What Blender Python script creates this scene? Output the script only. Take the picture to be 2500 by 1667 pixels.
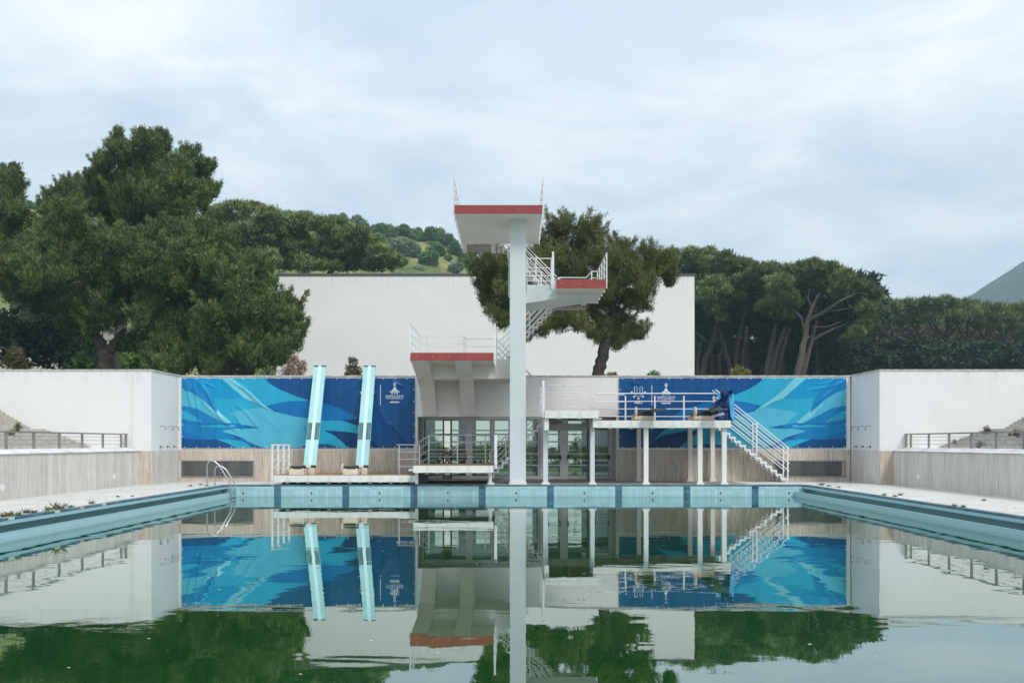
import bpy, bmesh, math, random
import numpy as np
from mathutils import Vector, Matrix

for o in list(bpy.data.objects):
    bpy.data.objects.remove(o)
scene = bpy.context.scene
COL = scene.collection
random.seed(7)
RNG = np.random.default_rng(11)

# ------------------------------------------------------------------ camera, sky, sun, exposure
F = 2327.5; HZ = 1079.0; EYE = 1.571          # focal length in photo pixels, horizon row, eye height
cam_d = bpy.data.cameras.new('camera')
cam = bpy.data.objects.new('camera', cam_d); COL.objects.link(cam)
cam.location = (0, 0, EYE); cam.rotation_euler = (math.radians(90), 0, 0)
cam_d.sensor_width = 36; cam_d.lens = 36 * F / 2500
cam_d.shift_x = 0.0; cam_d.shift_y = (HZ - 833.5) / 2500
cam_d.clip_start = 0.1; cam_d.clip_end = 9000
scene.camera = cam

SUN_EL, SUN_AZ = 48.0, 145.0                   # azimuth measured clockwise from +Y
world = bpy.data.worlds.new('World'); scene.world = world
world.use_nodes = True
wt = world.node_tree; wt.nodes.clear()
def wn(t, **k):
    n = wt.nodes.new(t)
    for a, b in k.items(): setattr(n, a, b)
    return n
w_out = wn('ShaderNodeOutputWorld'); w_bg = wn('ShaderNodeBackground')
w_bg.inputs['Strength'].default_value = 0.071
w_sky = wn('ShaderNodeTexSky', sky_type='NISHITA', sun_disc=False)
w_sky.sun_elevation = math.radians(SUN_EL); w_sky.sun_rotation = math.radians(SUN_AZ)
w_sky.air_density = 1.0; w_sky.dust_density = 2.0
w_tc = wn('ShaderNodeTexCoord')
w_sep = wn('ShaderNodeSeparateXYZ'); wt.links.new(w_tc.outputs['Generated'], w_sep.inputs[0])
w_add = wn('ShaderNodeMath', operation='ADD'); w_add.inputs[1].default_value = 0.22
w_abs = wn('ShaderNodeMath', operation='MAXIMUM'); w_abs.inputs[1].default_value = 0.0
wt.links.new(w_sep.outputs['Z'], w_abs.inputs[0]); wt.links.new(w_abs.outputs[0], w_add.inputs[0])
w_dx = wn('ShaderNodeMath', operation='DIVIDE'); w_dy = wn('ShaderNodeMath', operation='DIVIDE')
wt.links.new(w_sep.outputs['X'], w_dx.inputs[0]); wt.links.new(w_add.outputs[0], w_dx.inputs[1])
wt.links.new(w_sep.outputs['Y'], w_dy.inputs[0]); wt.links.new(w_add.outputs[0], w_dy.inputs[1])
w_cmb = wn('ShaderNodeCombineXYZ')
wt.links.new(w_dx.outputs[0], w_cmb.inputs[0]); wt.links.new(w_dy.outputs[0], w_cmb.inputs[1])
w_map = wn('ShaderNodeMapping'); w_map.inputs['Scale'].default_value = (0.8, 1.0, 1); w_map.inputs['Rotation'].default_value = (0, 0, 0.5)
w_map.inputs['Location'].default_value = (1.7, 0.4, 0)
wt.links.new(w_cmb.outputs[0], w_map.inputs[0])
w_n1 = wn('ShaderNodeTexNoise'); w_n1.inputs['Scale'].default_value = 2.3; w_n1.inputs['Detail'].default_value = 8; w_n1.inputs['Roughness'].default_value = 0.60; w_n1.inputs['Distortion'].default_value = 0.5
wt.links.new(w_map.outputs[0], w_n1.inputs['Vector'])
w_r1 = wn('ShaderNodeValToRGB')
w_r1.color_ramp.elements[0].position = 0.36; w_r1.color_ramp.elements[0].color = (4.8, 5.75, 6.8, 1)
w_r1.color_ramp.elements[1].position = 0.66; w_r1.color_ramp.elements[1].color = (7.6, 7.9, 8.2, 1)
e = w_r1.color_ramp.elements.new(0.47); e.color = (5.6, 6.4, 7.15, 1)
e = w_r1.color_ramp.elements.new(0.56); e.color = (6.5, 7.05, 7.6, 1)
wt.links.new(w_n1.outputs['Fac'], w_r1.inputs[0])
w_mix = wn('ShaderNodeMix', data_type='RGBA'); w_mix.inputs[0].default_value = 0.95
wt.links.new(w_sky.outputs[0], w_mix.inputs[6]); wt.links.new(w_r1.outputs[0], w_mix.inputs[7])
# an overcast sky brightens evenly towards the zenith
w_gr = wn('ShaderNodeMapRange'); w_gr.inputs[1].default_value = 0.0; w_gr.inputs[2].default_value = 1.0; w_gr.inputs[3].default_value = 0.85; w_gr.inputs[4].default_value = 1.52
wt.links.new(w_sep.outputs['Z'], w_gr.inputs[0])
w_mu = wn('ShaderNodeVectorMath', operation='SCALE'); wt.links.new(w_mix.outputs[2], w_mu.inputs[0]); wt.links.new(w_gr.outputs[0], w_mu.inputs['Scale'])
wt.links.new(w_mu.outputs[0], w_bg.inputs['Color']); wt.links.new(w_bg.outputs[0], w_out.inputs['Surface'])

sun_d = bpy.data.lights.new('sun', 'SUN'); sun_d.energy = 1.25; sun_d.angle = math.radians(18); sun_d.color = (1.0, 0.965, 0.92)
sun = bpy.data.objects.new('sun', sun_d); COL.objects.link(sun)
_az, _el = math.radians(SUN_AZ), math.radians(SUN_EL)
sdir = Vector((math.sin(_az) * math.cos(_el), math.cos(_az) * math.cos(_el), math.sin(_el)))
sun.rotation_euler = sdir.to_track_quat('Z', 'Y').to_euler(); sun.location = (20, -20, 40)

scene.view_settings.view_transform = 'Standard'; scene.view_settings.look = 'None'
scene.view_settings.exposure = 0.87; scene.view_settings.gamma = 1.0
scene.view_settings.use_curve_mapping = False
scene.render.resolution_x = 1024; scene.render.resolution_y = 682
try:
    scene.cycles.max_bounces = 6; scene.cycles.transparent_max_bounces = 12
    scene.cycles.volume_bounces = 1
except Exception: pass

# ------------------------------------------------------------------ helpers
def X(px, d): return (px - 1250.0) * d / F
def Z(py, d): return EYE - (py - HZ) * d / F
def P(px, py, d): return Vector((X(px, d), d, Z(py, d)))
def lin(r, g, b):
    f = lambda c: (c / 255 / 12.92) if c / 255 <= 0.04045 else ((c / 255 + 0.055) / 1.055) ** 2.4
    return (f(r), f(g), f(b), 1)

class NT:
    def __init__(s, name):
        s.m = bpy.data.materials.new(name); s.m.use_nodes = True
        s.t = s.m.node_tree; s.t.nodes.clear()
        s.out = s.n('ShaderNodeOutputMaterial'); s.b = s.n('ShaderNodeBsdfPrincipled')
        s.l(s.b.outputs[0], s.out.inputs[0])
    def n(s, t, **k):
        x = s.t.nodes.new(t)
        for a, b in k.items():
            if a in ('data_type', 'operation', 'blend_type', 'noise_dimensions', 'attribute_name', 'invert', 'feature', 'wave_type', 'bands_direction', 'mode'): setattr(x, a, b)
            else: x.inputs[a.replace('_', ' ')].default_value = b
        return x
    def l(s, a, b): s.t.links.new(a, b)
    def pos(s, scale=(1, 1, 1), rnd=False):
        g = s.n('ShaderNodeNewGeometry'); mp = s.n('ShaderNodeMapping'); mp.inputs['Scale'].default_value = scale
        s.l(g.outputs['Position'], mp.inputs[0])
        if rnd:
            oi = s.n('ShaderNodeObjectInfo'); mu = s.n('ShaderNodeMath', operation='MULTIPLY'); mu.inputs[1].default_value = 57.0
            s.l(oi.outputs['Random'], mu.inputs[0])
            cb = s.n('ShaderNodeCombineXYZ')
            for i in range(3): s.l(mu.outputs[0], cb.inputs[i])
            s.l(cb.outputs[0], mp.inputs['Location'])
        return mp.outputs[0]
    def noise(s, vec, scale, detail=4, rough=0.55, dist=0.0):
        x = s.n('ShaderNodeTexNoise'); x.inputs['Scale'].default_value = scale; x.inputs['Detail'].default_value = detail
        x.inputs['Roughness'].default_value = rough; x.inputs['Distortion'].default_value = dist
        if vec is not None: s.l(vec, x.inputs['Vector'])
        return x.outputs['Fac']
    def ramp(s, fac, stops):
        r = s.n('ShaderNodeValToRGB'); el = r.color_ramp.elements
        el[0].position, el[0].color = stops[0]; el[1].position, el[1].color = stops[-1]
        for p, c in stops[1:-1]: q = el.new(p); q.color = c
        s.l(fac, r.inputs[0]); return r.outputs[0]
    def mix(s, fac, a, b, mode='MIX'):
        x = s.n('ShaderNodeMix', data_type='RGBA'); x.blend_type = mode
        for i, v in ((0, fac), (6, a), (7, b)):
            if isinstance(v, (tuple, float, int)): x.inputs[i].default_value = v
            else: s.l(v, x.inputs[i])
        return x.outputs[2]
    def math(s, op, a, b=0.0):
        x = s.n('ShaderNodeMath', operation=op)
        for i, v in ((0, a), (1, b)):
            if isinstance(v, (float, int)): x.inputs[i].default_value = v
            else: s.l(v, x.inputs[i])
        return x.outputs[0]
    def bump(s, h, st=0.3, dist=0.01):
        b = s.n('ShaderNodeBump'); b.inputs['Strength'].default_value = st; b.inputs['Distance'].default_value = dist
        s.l(h, b.inputs['Height']); s.l(b.outputs[0], s.b.inputs['Normal'])
    def col(s, c):
        if isinstance(c, tuple): s.b.inputs['Base Color'].default_value = c
        else: s.l(c, s.b.inputs['Base Color'])
    def set(s, rough=0.6, metal=0.0, spec=0.4):
        s.b.inputs['Roughness'].default_value = rough; s.b.inputs['Metallic'].default_value = metal
        s.b.inputs['Specular IOR Level'].default_value = spec
        return s.m
g1 = lambda v: (v, v, v, 1)
def simple(name, c, rough=0.6, metal=0.0, spec=0.4, var=0.10, sc=3.0, bump=0.0):
    a = NT(name); v = a.pos()
    n = a.noise(v, sc, 5)
    lo = tuple(x * (1 - var) for x in c[:3]) + (1,); hi = tuple(min(1, x * (1 + var)) for x in c[:3]) + (1,)
    a.col(a.ramp(n, [(0.3, lo), (0.7, hi)]))
    if bump: a.bump(a.noise(v, sc * 12, 4), bump, 0.005)
    return a.set(rough, metal, spec)

def plaster(name, c, stain=0.35, zt=None, zr=0.5, lines=None):
    a = NT(name); v = a.pos()
    n = a.noise(v, 0.35, 6, 0.6); n2 = a.noise(a.pos((2.2, 2.2, 0.12)), 1.6, 6, 0.65)
    base = a.ramp(n, [(0.3, tuple(x * 0.95 for x in c[:3]) + (1,)), (0.7, c)])
    st = a.ramp(n2, [(0.56, g1(0)), (0.80, g1(1))])
    big = a.ramp(a.noise(v, 0.9, 3), [(0.45, g1(0)), (0.65, g1(1))])
    f = a.mix(1.0, st, big, 'MULTIPLY')
    f = a.math('MULTIPLY', f, stain)
    cc = a.mix(f, base, (0.42, 0.39, 0.34, 1))
    # flaked patches
    fl = a.ramp(a.noise(v, 2.3, 8, 0.62), [(0.70, g1(0)), (0.73, g1(1))])
    cc = a.mix(a.math('MULTIPLY', fl, 0.4), cc, (0.55, 0.50, 0.43, 1))
    if zt is not None:
        g = a.n('ShaderNodeNewGeometry'); sp = a.n('ShaderNodeSeparateXYZ'); a.l(g.outputs['Position'], sp.inputs[0])
        mr = a.n('ShaderNodeMapRange'); mr.inputs[1].default_value = zt - zr; mr.inputs[2].default_value = zt; a.l(sp.outputs['Z'], mr.inputs[0])
        dr = a.ramp(a.noise(a.pos((5, 5, 0.25)), 1.2, 6, 0.7), [(0.48, g1(0)), (0.75, g1(1))])
        ff = a.math('MULTIPLY', a.math('MULTIPLY', dr, mr.outputs[0]), 0.35)
        cc = a.mix(ff, cc, (0.20, 0.19, 0.16, 1))
    if lines:
        g = a.n('ShaderNodeNewGeometry'); sp = a.n('ShaderNodeSeparateXYZ'); a.l(g.outputs['Position'], sp.inputs[0])
        fr = a.math('FRACT', a.math('DIVIDE', sp.outputs['Z'], lines)); ln = a.math('LESS_THAN', fr, 0.014)
        cc = a.mix(a.math('MULTIPLY', ln, 0.05), cc, (0.20, 0.20, 0.19, 1))
        bd = a.n('ShaderNodeTexWhiteNoise', noise_dimensions='1D'); a.l(a.math('FLOOR', a.math('DIVIDE', sp.outputs['Z'], lines)), bd.inputs['W'])
        cc = a.mix(1.0, cc, a.ramp(bd.outputs['Value'], [(0, g1(0.975)), (1, g1(1.0))]), 'MULTIPLY')
    ru = a.ramp(a.noise(a.pos((7, 7, 0.5)), 1.0, 5, 0.7), [(0.66, g1(0)), (0.80, g1(1))])
    cc = a.mix(a.math('MULTIPLY', ru, stain * 0.5), cc, (0.33, 0.23, 0.15, 1))
    a.col(cc); a.bump(a.noise(v, 40, 3), 0.12, 0.004)
    return a.set(0.85, 0, 0.2)

def travertine(name, warm, dark, pale, streak=1.0):
    a = NT(name)
    v = a.pos((1, 1, 0.10), True)
    n = a.noise(v, 9, 6, 0.62, 0.2); n2 = a.noise(a.pos((1, 1, 0.05), True), 34, 5, 0.6)
    c = a.ramp(n, [(0.28, dark), (0.48, warm), (0.70, pale)])
    c = a.mix(0.55 if streak > 0.65 else 0.38, c, a.ramp(n2, [(0.35, tuple(x * 0.55 for x in dark[:3]) + (1,)), (0.55, warm), (0.75, pale)]))
    oi = a.n('ShaderNodeObjectInfo')
    c = a.mix(1.0, c, a.ramp(oi.outputs['Random'], [(0.0, g1(0.90)), (1.0, g1(1.06))]), 'MULTIPLY')
    pit = a.ramp(a.noise(a.pos((1, 1, 0.22), True), 26, 4, 0.7), [(0.66, g1(1)), (0.72, g1(0.45))])
    c = a.mix(streak, c, pit, 'MULTIPLY')
    rust = a.ramp(a.noise(a.pos((1, 1, 0.09)), 2.1, 5, 0.7), [(0.62, g1(0)), (0.74, g1(1))])
    c = a.mix(a.math('MULTIPLY', rust, 0.45), c, (0.17, 0.085, 0.05, 1))
    a.col(c); a.bump(a.math('ADD', n2, a.math('MULTIPLY', pit, 0.8)), 0.35, 0.006)
    return a.set(0.75, 0, 0.25)

M = {}
M['plaster'] = plaster('white_plaster', (0.77, 0.765, 0.75, 1), 0.34, 4.2)
M['plaster_far'] = plaster('far_white_plaster', (0.88, 0.87, 0.85, 1), 0.22, 14.1, 1.8, 2.9)
M['concrete'] = plaster('pale_blue_grey_painted_concrete', (0.63, 0.68, 0.685, 1), 0.26, None, 0.5, 1.22)
M['soffit'] = plaster('white_painted_concrete', (0.76, 0.725, 0.68, 1), 0.30)
M['trav_back'] = travertine('brown_grey_travertine', (0.58, 0.50, 0.41, 1), (0.38, 0.31, 0.24, 1), (0.72, 0.65, 0.56, 1))
M['trav_side'] = travertine('pale_grey_travertine', (0.66, 0.62, 0.565, 1), (0.50, 0.46, 0.41, 1), (0.76, 0.73, 0.69, 1), 0.6)
M['trav_pink'] = travertine('pink_beige_travertine', (0.62, 0.52, 0.43, 1), (0.42, 0.33, 0.26, 1), (0.74, 0.66, 0.58, 1), 0.9)
M['steel_white'] = simple('white_painted_steel', (0.74, 0.755, 0.75, 1), 0.45, 0, 0.5, 0.05)
M['steel_grey'] = simple('brushed_grey_steel', (0.30, 0.285, 0.255, 1), 0.45, 0.5, 0.5, 0.12)
M['stainless'] = simple('stainless_steel', (0.55, 0.56, 0.56, 1), 0.28, 0.9, 0.5, 0.1)
M['stainless_rail'] = simple('pale_stainless_rail', (0.62, 0.62, 0.60, 1), 0.35, 0.35, 0.5, 0.08)
M['fascia'] = simple('white_enamel_fascia', (0.76, 0.77, 0.72, 1), 0.4, 0, 0.5, 0.06, 0.8)
M['red'] = simple('faded_red_paint', (0.31, 0.062, 0.056, 1), 0.65, 0, 0.3, 0.16, 2.2)
M['bolt'] = simple('dark_bolt', (0.05, 0.05, 0.05, 1), 0.5)
M['paleplug'] = simple('pale_plug', (0.7, 0.66, 0.6, 1), 0.6)
M['wood'] = None
M['black'] = simple('black_rubber', (0.03, 0.03, 0.033, 1), 0.6)
M['dark'] = simple('under_deck_black', (0.025, 0.027, 0.028, 1), 0.8)
M['cream'] = simple('cream_plastic', (0.66, 0.57, 0.44, 1), 0.55, 0, 0.4, 0.08)
M['board'] = simple('pale_turquoise_board', (0.49, 0.72, 0.715, 1), 0.5, 0, 0.4, 0.06, 2)
M['board_mid'] = simple('very_pale_blue_stripe', (0.60, 0.84, 0.88, 1), 0.45, 0, 0.4, 0.04, 2)
M['board_rib'] = simple('turquoise_rib', (0.27, 0.60, 0.61, 1), 0.5)
M['board_dark'] = simple('dark_slot', (0.03, 0.05, 0.05, 1), 0.6)
M['board_green'] = simple('dark_green_board_top', (0.06, 0.13, 0.11, 1), 0.5)
M['emblem_grey'] = simple('grey_print', (0.42, 0.43, 0.42, 1), 0.6)
M['emblem_faint'] = simple('faint_grey_print', (0.62, 0.63, 0.59, 1), 0.6)
M['emblem_blue'] = simple('blue_grey_print', (0.40, 0.48, 0.60, 1), 0.6)
M['print_white'] = simple('white_print', (0.78, 0.82, 0.86, 1), 0.5, 0, 0.4, 0.03)
M['alu'] = simple('white_aluminium_frame', (0.66, 0.645, 0.63, 1), 0.45, 0, 0.5, 0.05)
M['darkframe'] = simple('dark_brown_frame', (0.04, 0.038, 0.035, 1), 0.5)
M['redbar'] = simple('red_push_bar', (0.35, 0.03, 0.03, 1), 0.4)
M['stone'] = simple('coping_stone', (0.50, 0.47, 0.42, 1), 0.85, 0, 0.2, 0.35, 4, 0.5)
M['grey_inside'] = simple('grey_interior_wall', (0.46, 0.45, 0.44, 1), 0.8)
M['bark_grey'] = simple('grey_brown_bark', (0.105, 0.092, 0.083, 1), 0.95, 0, 0.1, 0.45, 6, 1.0)
M['bark_mid'] = simple('brown_grey_bark', (0.060, 0.052, 0.048, 1), 0.95, 0, 0.1, 0.45, 6, 1.0)
M['bark_dark'] = simple('dark_bark', (0.06, 0.05, 0.043, 1), 0.95, 0, 0.1, 0.45, 6, 1.0)
M['beige_wall'] = simple('beige_render', (0.55, 0.50, 0.42, 1), 0.9, 0, 0.1, 0.08)
M['roofing'] = simple('grey_bitumen_edge', (0.10, 0.105, 0.115, 1), 0.8)
M['zinc'] = simple('dull_chrome', (0.16, 0.16, 0.16, 1), 0.4, 0.6)
M['white_disc'] = simple('white_cover', (0.80, 0.80, 0.79, 1), 0.5)

a = NT('brown_plank'); v = a.pos((0.6, 6, 6), True)
n = a.noise(v, 4, 5, 0.6)
a.col(a.mix(0.4, a.ramp(n, [(0.3, (0.20, 0.105, 0.055, 1)), (0.7, (0.40, 0.24, 0.14, 1))]), (0.33, 0.20, 0.125, 1))); a.bump(n, 0.3, 0.004)
M['wood'] = a.set(0.8, 0, 0.2)

# pool tiles: colour drifts tile by tile, greener grime towards the water line
def tile_mat(name, c, var, grime=True):
    a = NT(name); oi = a.n('ShaderNodeObjectInfo'); v = a.pos()
    base = a.mix(1.0, c, a.ramp(oi.outputs['Random'], [(0, g1(1 - var)), (1, g1(1 + var))]), 'MULTIPLY')
    base = a.mix(a.math('MULTIPLY', a.ramp(a.noise(a.pos((0.5, 0.5, 6)), 3.0, 5, 0.6), [(0.40, g1(0)), (0.70, g1(1))]), 0.30), base, (0.30, 0.47, 0.43, 1))
    if grime:
        g = a.n('ShaderNodeNewGeometry'); sp = a.n('ShaderNodeSeparateXYZ'); a.l(g.outputs['Position'], sp.inputs[0])
        mr = a.n('ShaderNodeMapRange'); mr.inputs[1].default_value = -0.32; mr.inputs[2].default_value = -0.43
        a.l(sp.outputs['Z'], mr.inputs[0])
        base = a.mix(a.math('MULTIPLY', mr.outputs[0], 0.35), base, (0.20, 0.33, 0.27, 1))
    a.col(base)
    return a.set(0.25, 0, 0.5)
M['tile'] = tile_mat('light_blue_tile', (0.36, 0.575, 0.635, 1), 0.10)
M['tile_gutter_shade'] = tile_mat('shaded_gutter_tile', (0.15, 0.29, 0.30, 1), 0.05, False)  # gutter shade under the coping put into this darker tile colour
M['tile_navy'] = tile_mat('navy_tile', (0.030, 0.115, 0.20, 1), 0.35, False)
M['tile_edge'] = tile_mat('dark_navy_edge_tile', (0.045, 0.10, 0.165, 1), 0.35, False)
M['tile_pale'] = tile_mat('pale_edge_tile', (0.55, 0.62, 0.58, 1), 0.1, False)
M['tile_yellow'] = tile_mat('pale_yellow_edge_tile', (0.62, 0.60, 0.38, 1), 0.1, False)
M['tile_pink'] = tile_mat('pink_edge_tile', (0.65, 0.30, 0.27, 1), 0.1, False)
M['grout'] = simple('pool_grout', (0.33, 0.47, 0.48, 1), 0.8, 0, 0.2, 0.2, 5)

# deck paving
a = NT('pale_deck_paving'); v = a.pos()
n = a.noise(v, 1.1, 7, 0.62); n2 = a.noise(v, 14, 4, 0.6)
c = a.ramp(n, [(0.28, (0.50, 0.485, 0.44, 1)), (0.5, (0.60, 0.59, 0.55, 1)), (0.75, (0.68, 0.675, 0.64, 1))])
br = a.n('ShaderNodeTexBrick'); a.l(v, br.inputs['Vector'])
br.inputs['Color1'].default_value = g1(1.0); br.inputs['Color2'].default_value = g1(0.95); br.inputs['Mortar'].default_value = g1(0.70)
br.inputs['Scale'].default_value = 1.0; br.inputs['Mortar Size'].default_value = 0.006; br.inputs['Brick Width'].default_value = 0.4; br.inputs['Row Height'].default_value = 0.2
br.offset = 0.5
c = a.mix(1.0, c, br.outputs['Color'], 'MULTIPLY')
sp = a.ramp(n2, [(0.66, g1(0)), (0.74, g1(1))]); c = a.mix(a.math('MULTIPLY', sp, 0.35), c, (0.25, 0.23, 0.18, 1))
st = a.ramp(a.noise(v, 0.55, 5, 0.7), [(0.52, g1(0)), (0.7, g1(1))]); c = a.mix(a.math('MULTIPLY', st, 0.18), c, (0.33, 0.29, 0.22, 1))
a.col(c); a.bump(a.math('ADD', br.outputs['Fac'], a.math('MULTIPLY', n2, 0.3)), 0.2, 0.003)
M['deck'] = a.set(0.8, 0, 0.25)

M['grating'] = simple('grey_deck_slat', (0.36, 0.33, 0.30, 1), 0.8, 0, 0.2, 0.2, 3)

# rough weathered stone of the stands
a = NT('weathered_stand_stone'); v = a.pos(rnd=True)
n = a.noise(v, 3.0, 8, 0.68)
c = a.ramp(n, [(0.25, (0.20, 0.18, 0.15, 1)), (0.42, (0.44, 0.41, 0.36, 1)), (0.7, (0.60, 0.575, 0.53, 1))])
pit = a.ramp(a.noise(a.pos((1, 1, 2.5), True), 9, 5, 0.7), [(0.66, g1(1)), (0.74, g1(0.45))])
a.col(a.mix(0.8, c, pit, 'MULTIPLY')); a.bump(n, 0.6, 0.02)
M['stand'] = a.set(0.9, 0, 0.15)
a = NT('white_flaking_ledge'); v = a.pos()
n = a.noise(v, 2.0, 8, 0.68)
a.col(a.ramp(n, [(0.30, (0.40, 0.38, 0.35, 1)), (0.42, (0.62, 0.61, 0.59, 1)), (0.6, (0.72, 0.72, 0.71, 1))])); a.bump(n, 0.4, 0.01)
M['ledge'] = a.set(0.85, 0, 0.2)

# ground, grass, hill, mountain
a = NT('dry_grass_ground'); v = a.pos()
n = a.noise(v, 0.25, 8, 0.65)
a.col(a.ramp(n, [(0.3, (0.045, 0.075, 0.025, 1)), (0.55, (0.09, 0.12, 0.04, 1)), (0.75, (0.18, 0.16, 0.08, 1))])); M['ground'] = a.set(0.95, 0, 0.1)
a = NT('hill_grass'); v = a.pos()
n = a.noise(v, 0.05, 9, 0.68, 0.5); n2 = a.noise(v, 0.6, 6, 0.7)
c = a.ramp(n, [(0.30, (0.10, 0.15, 0.05, 1)), (0.46, (0.22, 0.27, 0.085, 1)), (0.58, (0.36, 0.37, 0.14, 1)), (0.72, (0.46, 0.41, 0.22, 1))])
c = a.mix(0.7, c, a.ramp(n2, [(0.3, g1(0.35)), (0.7, g1(1.2))]), 'MULTIPLY')
a.col(c); a.bump(n2, 1.0, 1.2); M['hill'] = a.set(0.95, 0, 0.1)
a = NT('mountain_scrub'); v = a.pos()
n = a.noise(v, 0.012, 10, 0.7)
n3 = a.noise(v, 0.035, 8, 0.75)
a.col(a.ramp(a.math('ADD', a.math('MULTIPLY', n, 0.5), a.math('MULTIPLY', n3, 0.5)), [(0.36, (0.012, 0.03, 0.012, 1)), (0.50, (0.05, 0.085, 0.03, 1)), (0.60, (0.10, 0.12, 0.06, 1)), (0.68, (0.30, 0.28, 0.22, 1))])); a.bump(n3, 1.0, 40)
M['mountain'] = a.set(0.95, 0, 0.1)

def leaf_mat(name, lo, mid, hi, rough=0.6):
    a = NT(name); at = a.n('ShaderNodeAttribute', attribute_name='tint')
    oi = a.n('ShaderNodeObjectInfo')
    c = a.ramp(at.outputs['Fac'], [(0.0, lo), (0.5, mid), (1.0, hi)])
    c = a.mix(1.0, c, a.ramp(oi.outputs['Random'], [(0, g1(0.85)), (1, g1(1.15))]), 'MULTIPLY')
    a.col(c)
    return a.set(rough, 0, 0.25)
M['leaf_aleppo'] = leaf_mat('aleppo_pine_needles', (0.026, 0.052, 0.016, 1), (0.080, 0.125, 0.034, 1), (0.21, 0.235, 0.075, 1))
M['leaf_bright'] = leaf_mat('bright_pine_needles', (0.050, 0.075, 0.020, 1), (0.105, 0.140, 0.034, 1), (0.24, 0.22, 0.070, 1))  # brighter, yellower needle green
M['leaf_stone'] = leaf_mat('stone_pine_needles', (0.030, 0.055, 0.020, 1), (0.115, 0.165, 0.052, 1), (0.30, 0.34, 0.125, 1))
M['leaf_shrub_shade'] = leaf_mat('shrub_and_shade_leaves', (0.015, 0.034, 0.018, 1), (0.030, 0.058, 0.030, 1), (0.070, 0.105, 0.055, 1))  # dark shrub leaves, also grove foliage with deep shade put into the colour
M['leaf_fresh'] = leaf_mat('fresh_green_leaves', (0.040, 0.090, 0.020, 1), (0.095, 0.18, 0.035, 1), (0.20, 0.30, 0.07, 1))
M['leaf_yellow'] = leaf_mat('yellow_green_leaves', (0.08, 0.085, 0.02, 1), (0.17, 0.17, 0.035, 1), (0.27, 0.25, 0.06, 1))
M['leaf_hill'] = leaf_mat('hill_tree_leaves', (0.045, 0.10, 0.030, 1), (0.11, 0.20, 0.055, 1), (0.21, 0.33, 0.11, 1))
M['leaf_hill_pale'] = leaf_mat('grey_green_hill_leaves', (0.08, 0.125, 0.065, 1), (0.15, 0.21, 0.115, 1), (0.24, 0.31, 0.18, 1))
M['leaf_dry'] = leaf_mat('dry_brown_leaves', (0.13, 0.08, 0.055, 1), (0.26, 0.17, 0.12, 1), (0.42, 0.32, 0.25, 1))
M['leaf_olive'] = leaf_mat('olive_brown_leaves', (0.05, 0.05, 0.02, 1), (0.11, 0.10, 0.04, 1), (0.20, 0.17, 0.08, 1))

# water: murky green under a calm, slightly wavering mirror
a = NT('green_pool_water'); 
a.col((0.007, 0.055, 0.008, 1))
v = a.pos((0.55, 1.0, 1.0)); v2 = a.pos((0.8, 1.0, 1.0))
big = a.noise(v, 0.9, 2, 0.5, 0.4); fine = a.noise(v2, 4.5, 3, 0.55, 0.6)
patch = a.ramp(a.noise(a.pos((0.35, 0.12, 1)), 0.55, 2), [(0.42, g1(0.25)), (0.62, g1(1.0))])
h = a.math('ADD', a.math('MULTIPLY', big, 1.0), a.math('MULTIPLY', a.math('MULTIPLY', fine, patch), 0.16))
a.bump(h, 0.10, 0.045)
M['water'] = a.set(0.9, 0, 0.0)
gl = a.n('ShaderNodeBsdfGlossy'); gl.inputs['Roughness'].default_value = 0.0; gl.inputs['Color'].default_value = (0.91, 0.97, 0.98, 1)
bn = [n for n in a.t.nodes if n.type == 'BUMP'][0]; a.l(bn.outputs[0], gl.inputs['Normal'])
fr = a.n('ShaderNodeFresnel'); fr.inputs['IOR'].default_value = 1.33; a.l(bn.outputs[0], fr.inputs['Normal'])
mx = a.n('ShaderNodeMixShader'); a.l(a.math('POWER', fr.outputs[0], 0.50), mx.inputs[0]); a.l(a.b.outputs[0], mx.inputs[1]); a.l(gl.outputs[0], mx.inputs[2])
a.l(mx.outputs[0], a.out.inputs['Surface'])

# glass
m = bpy.data.materials.new('tinted_glass'); m.use_nodes = True; t = m.node_tree; t.nodes.clear()
o_ = t.nodes.new('ShaderNodeOutputMaterial'); mx = t.nodes.new('ShaderNodeMixShader'); tr = t.nodes.new('ShaderNodeBsdfTransparent'); gl = t.nodes.new('ShaderNodeBsdfGlossy')
fr = t.nodes.new('ShaderNodeFresnel'); fr.inputs[0].default_value = 1.9
tr.inputs[0].default_value = (0.80, 0.90, 0.86, 1); gl.inputs['Roughness'].default_value = 0.02; gl.inputs[0].default_value = (0.85, 0.95, 0.92, 1)
t.links.new(fr.outputs[0], mx.inputs[0]); t.links.new(tr.outputs[0], mx.inputs[1]); t.links.new(gl.outputs[0], mx.inputs[2]); t.links.new(mx.outputs[0], o_.inputs[0])
M['glass'] = m

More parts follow.
